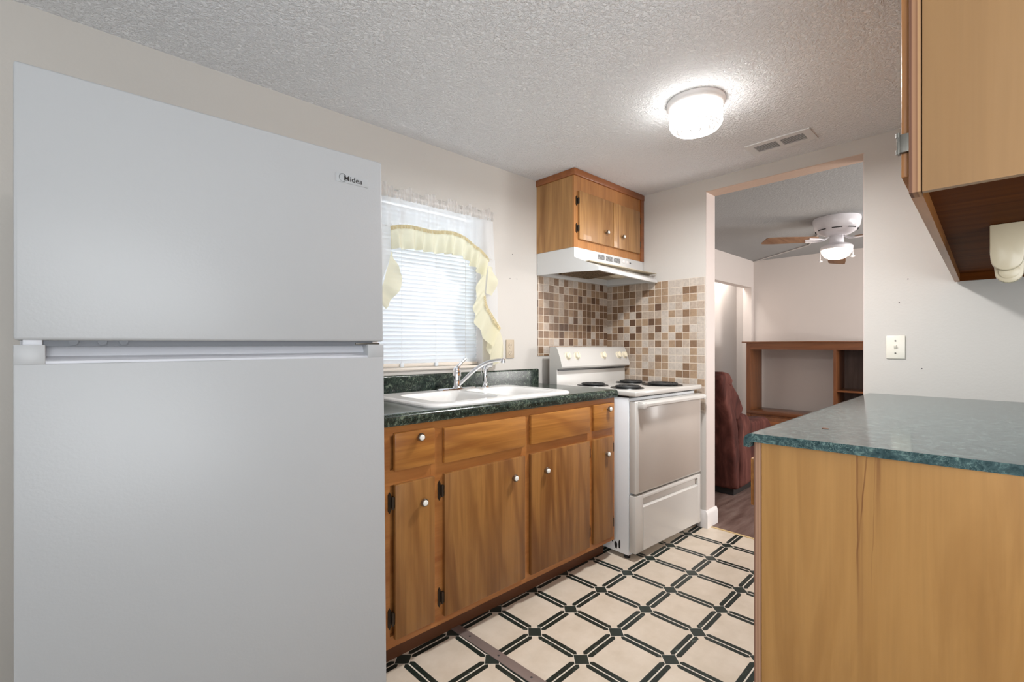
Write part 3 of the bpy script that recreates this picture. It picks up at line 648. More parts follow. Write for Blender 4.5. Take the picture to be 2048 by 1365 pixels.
# ------------------------------------------------------------------ double bowl sink
sk = thing('kitchen_sink', 'white double bowl drop in sink set in the green countertop', 'sink', (1.455, 1.80, 0.95))
bl_l = rrect(1.095, 1.437, 1.595, 1.965, 0.06); bl_r = rrect(1.475, 1.815, 1.595, 1.965, 0.06)
b = B()
out = lambda g, z: [(p[0], p[1], z) for p in rrect(1.02 + g, 1.89 - g, 1.542 + g, 2.07 - g, 0.07 - g * 0.5)]
b.skin([out(0, 0.9502), out(-0.001, 0.957), out(0.004, 0.963), out(0.012, 0.966)], False)
o2 = [(p[0], p[1]) for p in out(0.012, 0)]
t = bmesh.new(); es = []
for l in (o2, bl_l, bl_r):
    v = [t.verts.new((p[0], p[1], 0.966)) for p in l]; es += [t.edges.new((v[i], v[(i + 1) % len(v)])) for i in range(len(v))]
bmesh.ops.triangle_fill(t, use_beauty=True, use_dissolve=False, edges=es)
for f_ in t.faces:
    if f_.normal.z < 0: f_.normal_flip()
b._merge(t); obj('rim', b, 'sink', sk)
for nm, x0, x1 in (('bowl', 1.095, 1.437), ('bowl', 1.475, 1.815)):
    b = B(); L = lambda g, z, r: [(p[0], p[1], z) for p in rrect(x0 + g, x1 - g, 1.595 + g, 1.965 - g, r)]
    b.skin([L(0, 0.966, 0.06), L(0.006, 0.960, 0.056), L(0.014, 0.93, 0.055), L(0.024, 0.82, 0.05), L(0.045, 0.79, 0.04), L(0.09, 0.784, 0.03)])
    bo = obj(nm, b, 'sink', sk)
    b = B(); b.lathe([(0.04, 0), (0.036, 0.003), (0.02, 0.001)], ((x0 + x1) / 2, 1.79, 0.785), 2, 24); obj('drain', b, 'chrome', bo)

# faucet and sprayer on the sink deck
fc = thing('faucet', 'chrome single lever faucet with curved spout at back of the sink', 'faucet', (1.49, 2.022, 0.966))
b = B(); L = lambda g, z: [(p[0], p[1], z) for p in rrect(1.365 + g, 1.615 - g, 1.994 + g, 2.05 - g, 0.027 - g)]
b.skin([L(0, 0.966), L(0.001, 0.971), L(0.008, 0.975)]); obj('deck_plate', b, 'chrome', fc)
b = B(); b.lathe([(0.030, 0.972), (0.028, 0.978), (0.021, 0.986), (0.020, 1.03), (0.024, 1.034), (0.024, 1.042), (0.022, 1.046), (0.023, 1.062), (0.018, 1.078), (0.006, 1.085)], (1.49, 2.022, 0), 2, 28); obj('body', b, 'chrome', fc)
b = B(); hp = smooth([(1.484, 2.022, 1.060), (1.496, 2.022, 1.085), (1.518, 2.024, 1.104), (1.553, 2.028, 1.128)]); b.tube(hp, 0, 14, [0.017 - 0.0095 * min(1, i / (len(hp) * 0.55)) for i in range(len(hp))]); obj('lever', b, 'chrome', fc)
b = B(); sp = smooth([(1.495, 2.012, 0.988), (1.520, 1.990, 1.020), (1.560, 1.950, 1.075), (1.605, 1.902, 1.112), (1.640, 1.868, 1.121), (1.664, 1.842, 1.122)]); b.tube(sp, 0, 14, [0.0105 - 0.002 * i / len(sp) for i in range(len(sp))]); so = obj('spout', b, 'chrome', fc)
b = B(); b.lathe([(0.0115, 1.128), (0.0125, 1.122), (0.0125, 1.108), (0.010, 1.106)], (1.662, 1.844, 0), 2, 18); obj('aerator', b, 'chrome', so)
spr = thing('sink_sprayer', 'small chrome side sprayer standing right of the faucet', 'sprayer', (1.683, 2.018, 0.966))
b = B(); b.lathe([(0.024, 0.966), (0.023, 0.971), (0.014, 0.985), (0.015, 0.992), (0.012, 0.996)], (1.683, 2.018, 0), 2, 24); obj('base', b, 'chrome', spr)
b = B(); b.lathe([(0.011, 0.994), (0.0125, 1.02), (0.0125, 1.05), (0.011, 1.062)], (1.683, 2.018, 0), 2, 20); b.tube(smooth([(1.683, 2.018, 1.055), (1.686, 2.014, 1.078), (1.697, 2.0, 1.092), (1.710, 1.985, 1.088)]), 0.0145, 14); obj('spray_head', b, 'chrome', spr)
b = B(); b.tube(smooth([(1.676, 2.026, 1.085), (1.668, 2.036, 1.06), (1.672, 2.036, 1.03)]), 0.004, 8); obj('trigger', b, 'chrome', spr)

# ------------------------------------------------------------------ electric stove (local, x right, y back, origin at body front left bottom)
sv = thing('electric_stove', 'white freestanding electric coil stove beside the sink cabinet under the hood', 'stove', (2.254, 1.458, 0), (0, 0, R(-2.1)), local=True)
SW = 0.735
b = B(); b.box(0, SW, 0, 0.60, 0.025, 0.905, 0.003); body = obj('body', b, 'enamel_side', sv)
b = B(); b.box(0.006, SW - 0.006, 0.0, 0.6, 0.900, 0.916); obj('vent_gap', b, 'black', sv, 'black gap under the cooktop')
b = B(); b.box(-0.004, SW + 0.004, -0.050, 0.60, 0.916, 0.943, 0.005, 3); obj('cooktop', b, 'enamel', sv)
b = B(); b.box(0.002, SW - 0.002, -0.047, -0.002, 0.374, 0.888, 0.008, 3); dr = obj('oven_door', b, 'enamel', sv)
b = B(); b.box(0.03, SW - 0.018, -0.0485, -0.044, 0.385, 0.862, 0.001); obj('door_panel', b, 'door_gloss', dr, 'glossy beige front panel of oven door')
b = B(); b.prism([(-0.045, 0.886), (-0.075, 0.884), (-0.086, 0.874), (-0.086, 0.862), (-0.078, 0.856), (-0.070, 0.860), (-0.066, 0.872), (-0.045, 0.872)], 0, 0.022, SW - 0.004); b.box(0.018, 0.05, -0.088, -0.045, 0.848, 0.880, 0.004); b.box(SW - 0.034, SW - 0.002, -0.088, -0.045, 0.852, 0.880, 0.004); obj('handle', b, 'enamel', dr)
b = B()
prof = [(-0.002, 0.045), (-0.040, 0.045), (-0.046, 0.052), (-0.046, 0.290), (-0.030, 0.300), (-0.030, 0.330), (-0.044, 0.342), (-0.044, 0.356), (-0.038, 0.364), (-0.002, 0.364)]
b.prism(prof, 0, 0.075, SW - 0.04)
b.box(0.0, 0.076, -0.046, -0.002, 0.045, 0.364, 0.006); b.box(SW - 0.041, SW - 0.002, -0.046, -0.002, 0.045, 0.364, 0.006)
obj('storage_drawer', b, 'enamel', sv)
for x in (0.03, SW - 0.03):
    for y in (0.03, 0.56):
        b = B(); b.lathe([(0.018, 0), (0.018, 0.012), (0.010, 0.014), (0.010, 0.03)], (x, y, 0), 2, 14); obj('foot', b, 'black', sv)
b = B(); gp = [(0.615, 0.943), (0.548, 0.943), (0.548, 1.035), (0.552, 1.042), (0.535, 1.046), (0.508, 1.052), (0.503, 1.062), (0.520, 1.12), (0.545, 1.178), (0.560, 1.190), (0.606, 1.190), (0.615, 1.183)]
b.prism(gp, 0, 0.0, SW); bg = obj('backguard', b, 'enamel', sv)
b = B(); b.box(0.012, SW - 0.012, 0.5455, 0.552, 1.033, 1.041); obj('trim_gap', b, 'black', bg, 'black slot under the control panel')
def cp(z): return 0.503 + (z - 1.062) * (0.545 - 0.503) / (1.178 - 1.062)
tilt = math.atan2(0.545 - 0.503, 1.178 - 1.062)
for x in (0.075, 0.165, 0.445, 0.620, 0.692):
    b = B(); b.lathe([(0.026, 0.0), (0.026, -0.005), (0.022, -0.008), (0.020, -0.022), (0.016, -0.025)], (0, 0, 0), 1, 24); b.box(-0.005, 0.005, -0.030, -0.02, -0.022, 0.022, 0.003)
    b.bm.transform(Matrix.Translation((x, cp(1.128) + 0.001, 1.128)) @ Matrix.Rotation(-tilt, 4, 'X')); obj('control_knob', b, 'cream', bg, 'cream control knob')
def mark(x, z, w_, h_):
    t = B(); t.box(-w_ / 2, w_ / 2, -0.0006, 0.0004, -h_ / 2, h_ / 2); t.bm.transform(Matrix.Translation((x, cp(z), z)) @ Matrix.Rotation(-tilt, 4, 'X'))
    b._merge(t.bm)
for x in (0.075, 0.165, 0.445, 0.620, 0.692):
    b = B(); mark(x, 1.088, 0.006, 0.006); mark(x, 1.078, 0.018, 0.0015)
    for a in range(20, 341, 40): mark(x + 0.034 * math.sin(R(a)), 1.128 + 0.034 * math.cos(R(a)), 0.002, 0.005)
    obj('dial_marking', b, 'ink', bg)
b = B(); mark(0.335, 1.140, 0.005, 0.007); mark(0.320, 1.140, 0.012, 0.0012); obj('indicator', b, 'ink', bg); b = B(); mark(0.345, 1.113, 0.005, 0.007); mark(0.325, 1.113, 0.014, 0.0012); obj('indicator', b, 'ink', bg)
b = B(); mark(0.255, 1.080, 0.030, 0.004); mark(0.30, 1.080, 0.08, 0.001)
obj('panel_marking', b, 'ink', bg)
for x, y, r in ((0.165, 0.125, 0.078), (0.160, 0.385, 0.078), (0.530, 0.355, 0.078), (0.525, 0.110, 0.100)):
    b = B(); b.lathe([(r * 1.28, 0.9435), (r * 1.25, 0.947), (r * 1.1, 0.9445), (r * 0.3, 0.940)], (x, y, 0), 2, 36); bp = obj('burner', b, 'black', sv)
    b = B(); pts = []
    for i in range(150):
        a = i / 149 * 2 * PI * 4.2; q = r * (0.22 + 0.78 * i / 149); pts.append((x + q * math.cos(a), y + q * math.sin(a), 0.953))
    b.tube(pts, 0.0058, 8)
    obj('coil', b, 'black_matte', bp)
b = B()
for y, z, a, c in ((0.060, 0.072, 0.008, 0.028), (0.085, 0.060, 0.011, 0.026), (0.110, 0.082, 0.005, 0.014)):
    pts = [(y + a * math.cos(t_) * (0.7 + 0.5 * random.random()), z + c * math.sin(t_) * (0.7 + 0.5 * random.random())) for t_ in [2 * PI * i / 9 for i in range(9)]]
    b.prism(pts, 0, -0.0006, 0.0004)
obj('paint_chip', b, 'black', body, 'black chipped enamel patches near the floor')

# ------------------------------------------------------------------ range hood and the cabinet over it
HX0, HX1, HY = 2.242, 3.022, 1.836
hd = thing('range_hood', 'white under cabinet range hood above the stove', 'range hood', (HX0, WL - 0.002, 1.64))
yb = WL - 0.0065; th = 0.006
side = [(yb, 1.663), (yb, 1.806), (HY, 1.806), (HY, 1.744), (1.672, 1.672), (1.655, 1.664), (1.650, 1.652), (1.652, 1.642), (1.664, 1.640), (1.846, 1.653)]
b = B(); b.prism(side, 0, HX0, HX0 + th); b.prism(side, 0, HX1 - th, HX1)
b.box(HX0 + th, HX1 - th, HY, yb, 1.800, 1.806); b.box(HX0 + th, HX1 - th, HY, HY + th, 1.744, 1.800); b.box(HX0 + th, HX1 - th, yb - th, yb, 1.663, 1.800)
b.prism([(HY, 1.744), (1.672, 1.672), (1.655, 1.664), (1.650, 1.652), (1.652, 1.642), (1.664, 1.640), (1.668, 1.648), (1.662, 1.656), (1.678, 1.666), (HY + 0.004, 1.736)], 0, HX0 + th, HX1 - th)
for v in b.bm.verts:
    if v.co.y < HY - 0.001: v.co.y += (HY - v.co.y) * 0.36 * (v.co.x - HX0) / (HX1 - HX0)
canopy = obj('canopy', b, 'hood', hd)
b = B(); b.box(HX0 + th, HX1 - th, 1.72, yb - th, 1.706, 1.709); obj('inner_panel', b, 'hood_in', hd, 'yellowed inside of hood')
b = B(); b.prism([(1.73, 1.680), (2.05, 1.668), (2.05, 1.676), (1.73, 1.688)], 0, HX0 + 0.10, HX0 + 0.42)
def filt():
    m = mat('greasy_mesh_filter', (0.09, 0.06, 0.035), 0.45, metal=0.4); k = N(m); o = k.obj()
    vo = k.n('ShaderNodeTexVoronoi'); k.l(o, vo.inputs['Vector']); vo.inputs['Scale'].default_value = 75
    k.l(k.ramp(vo.outputs['Distance'], [(0.2, (0.03, 0.018, 0.01)), (0.7, (0.22, 0.15, 0.085))]), k.b.inputs['Base Color']); k.bump(vo.outputs['Distance'], 0.6, 0.005); return m
obj('grease_filter', b, filt(), hd, 'dark greasy mesh filter')
b = B(); b.lathe([(0.085, 1.705), (0.085, 1.690), (0.06, 1.676), (0.02, 1.670)], (HX0 + 0.54, 1.86, 0), 2, 28); obj('lamp_lens', b, 'hood_lens', hd)
for x0, x1 in ((2.480, 2.556), (2.568, 2.645), (2.656, 2.735)):
    b = B(); b.box(x0, x1, HY - 0.0012, HY + 0.001, 1.760, 1.7925); g = obj('vent_grille', b, 'hood', hd)
    b = B()
    for i in range(6): b.box(x0 + 0.002, x1 - 0.002, HY - 0.002, HY - 0.0008, 1.7615 + i * 0.0053, 1.7645 + i * 0.0053)
    obj('slot', b, 'shadow_gap', g, 'dark louvre slots')
for x in (2.776, 2.821): b = B(); b.box(x - 0.013, x + 0.013, HY - 0.006, HY + 0.001, 1.769, 1.789, 0.003); obj('rocker_switch', b, 'trim', hd)
b = B(); b.box(2.85, 2.868, HY - 0.0012, HY + 0.001, 1.775, 1.782); obj('maker_mark', b, 'ink', hd)

hc = thing('hood_cabinet', 'small golden wood wall cabinet above the range hood against the ceiling', 'cabinet', (HX0, WL, 1.806))
b = B(); b.box(2.240, WB - 0.012, HY + 0.012, WL - 0.001, 1.8065, CZ - 0.002); obj('carcass', b, 'hood_cab', hc)
b = B(); b.box(2.240, 2.285, HY, HY + 0.0125, 1.8065, 2.25); b.box(2.95, WB - 0.012, HY, HY + 0.0125, 1.8065, 2.25); b.box(2.285, 2.95, HY + 0.0005, HY + 0.0125, 1.8065, 1.87); b.box(2.285, 2.95, HY + 0.0005, HY + 0.0125, 2.14, 2.25); b.box(2.62, 2.65, HY + 0.0003, HY + 0.012, 1.85, 2.16)
obj('face_frame', b, 'frame_v', hc)
b = B(); b.box(2.230, WB - 0.003, HY - 0.012, WL - 0.001, 2.248, CZ - 0.0005, 0.004); b.box(2.985, WB - 0.003, HY - 0.008, HY + 0.001, 1.8065, 2.25, 0.002); obj('crown_trim', b, 'crown', hc, 'red brown trim')
for x0, x1, kx, hx, sd in ((2.277, 2.634, 2.552, 2.268, -1), (2.640, 2.965, 2.736, 2.972, 1)):
    d = slab('door', hc, x0, x1, 1.857, 2.157, 'hood_cab', HY, 0.016); knob2(d, kx, HY - 0.016, 1.940, 0.0135)
    for z in (2.094, 1.925): hinge(d, hx, HY, z, sd, 0.062)

# ------------------------------------------------------------------ peninsula
pc = thing('peninsula_countertop', 'green marbled laminate peninsula countertop with a small hole in it', 'countertop', (1.40, 0.525, 0.91))
skew = lambda p: (0.525 - p[0]) * 0.08
pp = [(-0.64, 0.950), (0.503, 0.950)] + [(0.503 + 0.022 * math.sin(R(a)), 0.928 + 0.022 * math.cos(R(a))) for a in range(15, 91, 15)] + [(0.525, 0.910), (0.509, 0.910), (0.509, 0.926), (-0.64, 0.926)]
b = B(); b.prism(pp, 0, 1.40, WB - 0.001, 0.0, skew); obj('worktop', b, 'lam_lit', pc)
b = B(); b.lathe([(0.009, 0.9500), (0.009, 0.9512), (0.005, 0.9514)], (1.642, 0.381, 0), 2, 16); obj('hole', b, 'toe', pc, 'small brown hole in the worktop')
pn = thing('peninsula_cabinet', 'maple plywood base cabinet of the peninsula below green worktop', 'cabinet', (1.425, 0.505, 0))
sk2 = lambda p: (0.505 - p[0]) * 0.08
b = B(); b.prism([(0.486, 0.0), (0.486, 0.9255), (-0.62, 0.9255), (-0.62, 0.0)], 0, 1.427, 1.445, 0.0, sk2); obj('end_panel', b, 'maple', pn)
b = B(); b.box(1.425, 1.445, 0.487, 0.505, 0.0, 0.9255); obj('face_frame_edge', b, 'ply', pn, 'layered plywood edge')
b = B(); b.box(1.445, WB - 0.02, 0.487, 0.505, 0.0, 0.9255); obj('face_frame', b, 'frame', pn)
b = B(); b.box(1.55, WB - 0.02, -0.60, 0.487, 0.09, 0.9); obj('carcass', b, 'frame_v', pn)
b = B(); b.box(1.437, 1.93, 0.5045, 0.519, 0.735, 0.872, 0.003); obj('drawer', b, 'drawer', pn); 
b = B(); b.box(1.96, 2.45, 0.5045, 0.519, 0.735, 0.872, 0.003); obj('drawer', b, 'drawer', pn)
for x0, x1 in ((1.50, 1.93), (1.96, 2.45)):
    b = B(); b.box(x0, x1, 0.5045, 0.519, 0.12, 0.70, 0.003); obj('door', b, 'door', pn)

# ------------------------------------------------------------------ upper cabinet at right (local)
uc = thing('upper_cabinet', 'maple plywood upper cabinet hanging from the ceiling above the peninsula', 'cabinet', (1.19, 0.137, 1.497), (0, 0, R(1.4)), local=True)
UL, UH, UD = 1.832, CZ - 1.497 - 0.001, 0.34
b = B(); b.box(0.003, 0.02, -UD, -0.0195, 0, UH); obj('end_panel', b, 'maple_up', uc)
b = B(); b.box(0.0, 0.045, -0.018, 0, 0, UH); obj('face_frame_edge', b, 'ply_up', uc, 'layered plywood edge')
b = B(); b.box(0.045, UL, -0.018, 0, 0, UH); obj('face_frame', b, 'frame', uc)
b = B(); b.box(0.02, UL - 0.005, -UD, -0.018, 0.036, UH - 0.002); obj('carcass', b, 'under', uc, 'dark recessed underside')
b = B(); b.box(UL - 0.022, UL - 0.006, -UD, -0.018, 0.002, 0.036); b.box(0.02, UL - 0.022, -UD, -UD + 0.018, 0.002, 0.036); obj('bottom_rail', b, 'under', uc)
for i in range(4):
    b = B(); x0 = 0.012 + i * 0.455; b.box(x0, x0 + 0.43, 0.0005, 0.013, 0.036, UH - 0.06, 0.003); dd = obj('door', b, 'frame_v', uc)
    if i == 0:
        for z in (0.101, 0.60):
            b = B(); b.box(0.0, 0.012, 0.0, 0.0145, z - 0.018, z + 0.018, 0.001); b.box(-0.002, 0.014, 0.0135, 0.018, z - 0.02, z + 0.02, 0.001); b.lathe([(0.0032, -0.021), (0.0032, -0.012)], (0.0, 0.0165, z), 2, 10); b.lathe([(0.0032, 0.012), (0.0032, 0.021)], (0.0, 0.0165, z), 2, 10); obj('hinge', b, 'hinge_steel', dd)
ph = thing('paper_towel_holder', 'rounded cream plastic holder arm fixed under the upper cabinet', 'towel holder', (1.85, 0.008, 1.53))
def shield(y0, y1, zt, zb):
    c = (y0 + y1) / 2; r = (y1 - y0) / 2; o = [(y1, zt), (y1 - 0.001, zb + r * 1.5)]
    for a in range(0, 181, 15): o.append((c + (r * 0.93) * math.cos(R(a)), zb + r * 0.98 - (r * 0.98) * math.sin(R(a))))
    o += [(y0 + 0.001, zb + r * 1.5), (y0, zt)]; return o
b = B(); b.prism(shield(-0.026, 0.042, 1.5325, 1.404)[::-1], 0, 1.846, 1.874, 0.004); obj('arm', b, 'cream_dark', ph)
b = B(); b.prism(shield(-0.026, 0.034, 1.5325, 1.372)[::-1], 0, 1.874, 1.90, 0.005); ho = obj('end_cup', b, 'cream_dark', ph)
b = B(); b.lathe([(0.021, 0.0), (0.021, -0.004), (0.016, -0.006)], (1.8745, 0.004, 1.405), 0, 24); obj('roll_boss', b, 'cream_dark', ho)

# ------------------------------------------------------------------ switch and outlet
ls = thing('light_switch', 'ivory toggle light switch on the wall above the peninsula counter', 'light switch', (WB, 0.40, 1.19))
b = B(); b.box(WB - 0.008, WB - 0.0005, 0.362, 0.438, 1.132, 1.249, 0.004); obj('cover_plate', b, 'ivory', ls)
b = B(); b.prism([(WB - 0.008, 1.181), (WB - 0.018, 1.192), (WB - 0.019, 1.199), (WB - 0.008, 1.203)], 1, 0.396, 0.405); obj('toggle', b, 'ivory', ls)
for z in (1.16, 1.222): b = B(); b.lathe([(0.004, WB - 0.0095), (0.004, WB - 0.007)], (0, 0.40, z), 0, 12); obj('screw', b, 'hinge_steel', ls)
ol = thing('wall_outlet', 'beige double socket outlet on the wall right of the window', 'outlet', (1.997, WL, 1.176))
b = B(); b.box(1.963, 2.031, WL - 0.007, WL - 0.0005, 1.118, 1.235, 0.003); obj('cover_plate', b, 'beige', ol)
for z in (1.155, 1.198):
    b = B(); b.lathe([(0.016, WL - 0.0095), (0.0165, WL - 0.006)], (1.997, 0, z), 1, 20); s_ = obj('socket', b, 'beige', ol)
    b = B(); b.box(1.990, 1.9915, WL - 0.0102, WL - 0.009, z - 0.002, z + 0.008); b.box(2.0025, 2.004, WL - 0.0102, WL - 0.009, z - 0.002, z + 0.008); b.lathe([(0.0022, WL - 0.0102), (0.0022, WL - 0.009)], (1.997, 0, z - 0.008), 1, 8); obj('slot', b, 'ink', s_)

# ------------------------------------------------------------------ ceiling light, ceiling register, floor strip
cl = thing('ceiling_light', 'lit round ribbed glass ceiling light in the kitchen', 'ceiling light', (2.03, 0.966, CZ))
b = B(); b.lathe([(0.122, CZ - 0.0005), (0.124, CZ - 0.006), (0.121, CZ - 0.022), (0.112, CZ - 0.030), (0.108, CZ - 0.034)], (2.03, 0.966, 0), 2, 48); obj('base', b, 'trim', cl)
b = B(); pr = [(0.106, CZ - 0.032)]
for i in range(9): z = CZ - 0.036 - i * 0.008; pr += [(0.1115, z), (0.107, z - 0.004)]
pr += [(0.106, CZ - 0.112), (0.098, CZ - 0.122)]
for i in range(8): r = 0.092 - i * 0.011; pr += [(r, CZ - 0.1255), (r - 0.005, CZ - 0.1235)]
b.lathe(pr, (2.03, 0.966, 0), 2, 48); obj('glass_shade', b, 'lens', cl, 'lit ribbed glass shade')
vt = thing('ceiling_vent', 'white two section metal air register on the ceiling above the doorway', 'vent', (2.76, 0.846, CZ))
x0, x1, y0, y1 = 2.680, 2.842, 0.690, 1.003
b = B(); gx0, gx1 = x0 + 0.038, x1 - 0.036; ga = ((y0 + 0.038, y0 + 0.148), (y0 + 0.166, y1 - 0.036))
b.plate([(x0, y0), (x1, y0), (x1, y1), (x0, y1)], [[(gx0, a), (gx1, a), (gx1, c), (gx0, c)] for a, c in ga], CZ - 0.006, CZ - 0.0003); fv = obj('frame', b, 'vent', vt)
b = B(); b.box(gx0 - 0.002, gx1 + 0.002, ga[0][0] - 0.002, ga[1][1] + 0.002, CZ - 0.0012, CZ - 0.0002); obj('duct_opening', b, 'shadow_gap', vt, 'black duct opening')
for a, c in ga:
    for i in range(7):
        b = B(); q = gx0 + 0.004 + i * 0.0128; b.box(q + 0.0045, q + 0.0080, a, c, CZ - 0.0060, CZ - 0.0052); obj('louvre', b, 'vent', vt)
fs = thing('floor_strip', 'brown metal seam strip screwed across the patterned vinyl floor', 'floor strip', (1.19, 1.3, 0))
b = B(); b.prism([(1.160, 1.614), (1.203, 1.614), (1.262, 0.3), (1.219, 0.3)], 2, 0.0, 0.004, 0.0012); stp = obj('strip', b, 'strip', fs)
for y in (1.52, 1.35, 1.18, 0.95, 0.7, 0.45):
    b = B(); b.lathe([(0.005, 0.004), (0.004, 0.0048)], (1.1815 + (1.614 - y) * 0.045, y, 0), 2, 10); obj('screw', b, 'ink', fs)

# ------------------------------------------------------------------ living room: recliner
rc = thing('recliner', 'brown microfibre recliner seen from behind through the doorway', 'recliner', (3.95, 1.85, 0))
def puff(name, pts, ya, yb_, m, bev, lab=None):
    b = B(); b.prism(pts, 1, ya, yb_)
    bm = b.bm; bmesh.ops.bevel(bm, geom=bm.edges[:], offset=bev, segments=4, profile=0.6, affect='EDGES', clamp_overlap=True)
    bmesh.ops.triangulate(bm, faces=bm.faces[:]); bmesh.ops.subdivide_edges(bm, edges=[e for e in bm.edges if e.calc_length() > 0.12], cuts=2, use_grid_fill=True)
    for v in bm.verts:
        p = v.co; n = math.sin(p.x * 17 + p.z * 9) * math.sin(p.y * 13 + p.z * 5 + 1.0)
        v.co += Vector((0.007 * n, 0.006 * math.sin(p.x * 11 + p.z * 23), 0.004 * n))
    return obj(name, b, m, rc, lab, ang=1.2)
Y0, Y1 = 1.475, 2.24
puff('back_shell', [(3.80, 0.05), (3.72, 0.50), (3.53, 0.90), (3.50, 0.97), (3.60, 0.99), (3.68, 0.90), (3.80, 0.66), (3.87, 0.45), (3.885, 0.05)], Y0, Y1, 'leather', 0.045)
puff('back_cushion', [(3.60, 0.93), (3.66, 0.965), (3.76, 0.90), (3.88, 0.80), (3.99, 0.685), (3.98, 0.64), (3.90, 0.60), (3.80, 0.62)], Y0 + 0.02, Y1 - 0.02, 'leather', 0.03)
puff('headrest_roll', [(3.53, 0.94), (3.58, 1.00), (3.68, 0.985), (3.74, 0.93), (3.70, 0.88), (3.60, 0.89)], Y0 + 0.0, Y1, 'leather', 0.03)
for ya, yc in ((Y0, Y0 + 0.17), (Y1 - 0.17, Y1)):
    puff('armrest', [(3.90, 0.05), (3.86, 0.56), (3.93, 0.655), (4.06, 0.62), (4.14, 0.56), (4.50, 0.56), (4.56, 0.50), (4.56, 0.05)], ya, yc, 'leather', 0.04)
puff('seat_cushion', [(3.88, 0.20), (3.88, 0.46), (4.55, 0.48), (4.62, 0.40), (4.60, 0.14)], Y0 + 0.165, Y1 - 0.165, 'leather', 0.04)
b = B(); b.box(3.84, 4.50, Y0 + 0.04, Y1 - 0.04, 0.0, 0.07); obj('base', b, 'black', rc)

# entertainment centre against the far wall
en = thing('entertainment_centre', 'red brown wooden entertainment centre against the far living room wall', 'entertainment centre', (6.0, 1.5, 0))
EX0, EX1, EYL, EYR, ET = 6.0, 6.385, 2.215, 0.95, 1.245
b = B(); b.box(EX0 - 0.03, EX1 + 0.02, EYR - 0.04, EYL + 0.045, ET - 0.014, ET, 0.003); obj('top', b, 'ent_h', en)
b = B(); b.box(EX0 + 0.002, EX0 + 0.02, EYR + 0.03, EYL - 0.045, ET - 0.095, ET - 0.014); obj('top_rail', b, 'ent_h', en)
for ya, yc in ((EYL - 0.045, EYL), (EYR, EYR + 0.03)):
    b = B(); b.box(EX0, EX1, ya, yc, 0.0, ET - 0.014); obj('side_panel', b, 'ent', en)
b = B(); b.box(EX0, EX1, 1.292, 1.318, 0.412, ET - 0.095); obj('divider', b, 'ent', en)
b = B(); b.box(EX0 - 0.005, EX1, EYR, EYL - 0.002, 0.372, 0.412, 0.003); obj('deck', b, 'ent_h', en)
b = B(); b.box(EX0 + 0.01, EX1 - 0.02, EYR + 0.03, 1.292, 0.695, 0.713); obj('shelf', b, 'ent_h', en)
b = B(); b.box(EX1 - 0.012, EX1 - 0.002, EYR + 0.03, 1.292, 0.412, ET - 0.02); obj('back_panel', b, 'ent_back', en, 'dull brown back panel of the shelf bay')
b = B(); b.box(EX0 + 0.012, EX1, EYR + 0.03, EYL - 0.045, 0.06, 0.372); obj('lower_case', b, 'ent', en)
for ya, yc in ((1.60, 2.13), (1.02, 1.55)):
    b = B(); b.box(EX0 - 0.002, EX0 + 0.014, ya, yc, 0.08, 0.345, 0.003); dd = obj('door', b, 'ent', en)
    b = B(); b.box(EX0 - 0.0045, EX0, ya + 0.055, yc - 0.055, 0.125, 0.30, 0.001); obj('door_inset', b, 'crown', dd)

# ceiling fan in the living room
FX, FYc = 4.775, 1.026
fn = thing('ceiling_fan', 'white hugger ceiling fan with brown blades and lit bowl in the living room', 'ceiling fan', (FX, FYc, CZ))
b = B(); b.lathe([(0.172, CZ - 0.0005), (0.176, CZ - 0.02), (0.166, CZ - 0.075), (0.15, CZ - 0.105), (0.125, CZ - 0.125), (0.095, CZ - 0.142), (0.05, CZ - 0.15)], (FX, FYc, 0), 2, 40); mh = obj('motor_housing', b, 'fan_white', fn)
for i in range(8):
    b = B(); a0 = 2 * PI * i / 8
    pts = [(FX + 0.1515 * math.cos(a0 + t_), FYc + 0.1515 * math.sin(a0 + t_), CZ - 0.106) for t_ in [q * 0.06 for q in range(9)]]
    b.tube(pts, 0.004, 6); obj('vent_slot', b, 'shadow_gap', mh, 'dark slot')
b = B(); b.lathe([(0.05, CZ - 0.15), (0.055, CZ - 0.215), (0.10, CZ - 0.228), (0.118, CZ - 0.245), (0.118, CZ - 0.265), (0.11, CZ - 0.272)], (FX, FYc, 0), 2, 36); obj('light_kit', b, 'fan_white', fn)
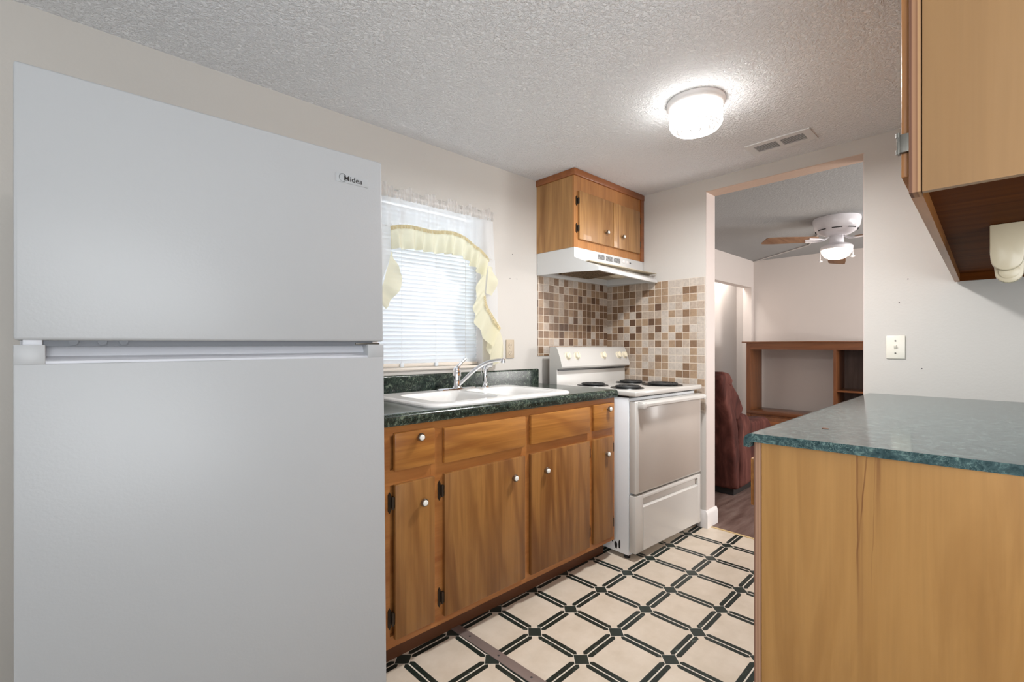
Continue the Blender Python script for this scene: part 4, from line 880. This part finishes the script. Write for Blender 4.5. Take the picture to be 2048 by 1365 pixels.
b = B(); b.lathe([(0.112, CZ - 0.268), (0.110, CZ - 0.29), (0.09, CZ - 0.325), (0.055, CZ - 0.347), (0.01, CZ - 0.354)], (FX, FYc, 0), 2, 36); obj('glass_bowl', b, 'fan_lens', fn, 'lit frosted glass bowl')
for ang, droop in ((12, 12.5), (132, 1), (252, 2)):
    T = Matrix.Translation((FX, FYc, CZ - 0.175)) @ Matrix.Rotation(R(ang), 4, 'Z') @ Matrix.Rotation(R(droop), 4, 'Y') @ Matrix.Rotation(R(10), 4, 'X')
    b = B(); b.prism([(0.17, -0.05), (0.20, -0.06), (0.50, -0.072), (0.585, -0.066), (0.60, -0.05), (0.60, 0.05), (0.585, 0.066), (0.50, 0.072), (0.20, 0.06), (0.17, 0.05)], 2, -0.003, 0.003); b.bm.transform(T); bd = obj('blade', b, 'fan_blade', fn, 'brown wooden blade')
    b = B(); b.tube(smooth([(0.06, 0, 0.02), (0.10, 0.0, -0.01), (0.14, 0.03, -0.012), (0.24, 0.035, -0.006)]), 0.007, 8); b.tube(smooth([(0.10, 0, -0.01), (0.14, -0.03, -0.012), (0.24, -0.035, -0.006)]), 0.007, 8); b.box(0.13, 0.26, -0.006, 0.006, -0.012, -0.003, 0.002); b.bm.transform(T); obj('blade_iron', b, 'fan_white', bd)
for a, ln in ((128, 0.10), (-52, 0.062)):
    x, y = FX + 0.128 * math.cos(R(a)), FYc + 0.128 * math.sin(R(a))
    b = B(); b.tube([(FX + 0.10 * math.cos(R(a)), FYc + 0.10 * math.sin(R(a)), CZ - 0.252), (x, y, CZ - 0.256), (x, y, CZ - 0.262 - ln)], 0.0025, 8); pcn = obj('pull_chain', b, 'fan_white', fn)
    b = B(); b.lathe([(0.004, 0.004), (0.016, -0.002), (0.016, -0.007), (0.006, -0.012)], (x, y, CZ - 0.262 - ln), 2, 16); obj('pull_knob', b, 'fan_white', pcn)
b = B(); b.tube([(6.43, 2.28, CZ - 0.007), (5.788, 1.493, CZ - 0.007), (FX + 0.12, FYc + 0.09, CZ - 0.007)], 0.006, 8)
tag(obj('surface_cord', b, 'wire', None, None, (6.43, 2.28, CZ)), 'thin white cord run along the living room ceiling to the fan', 'cord')
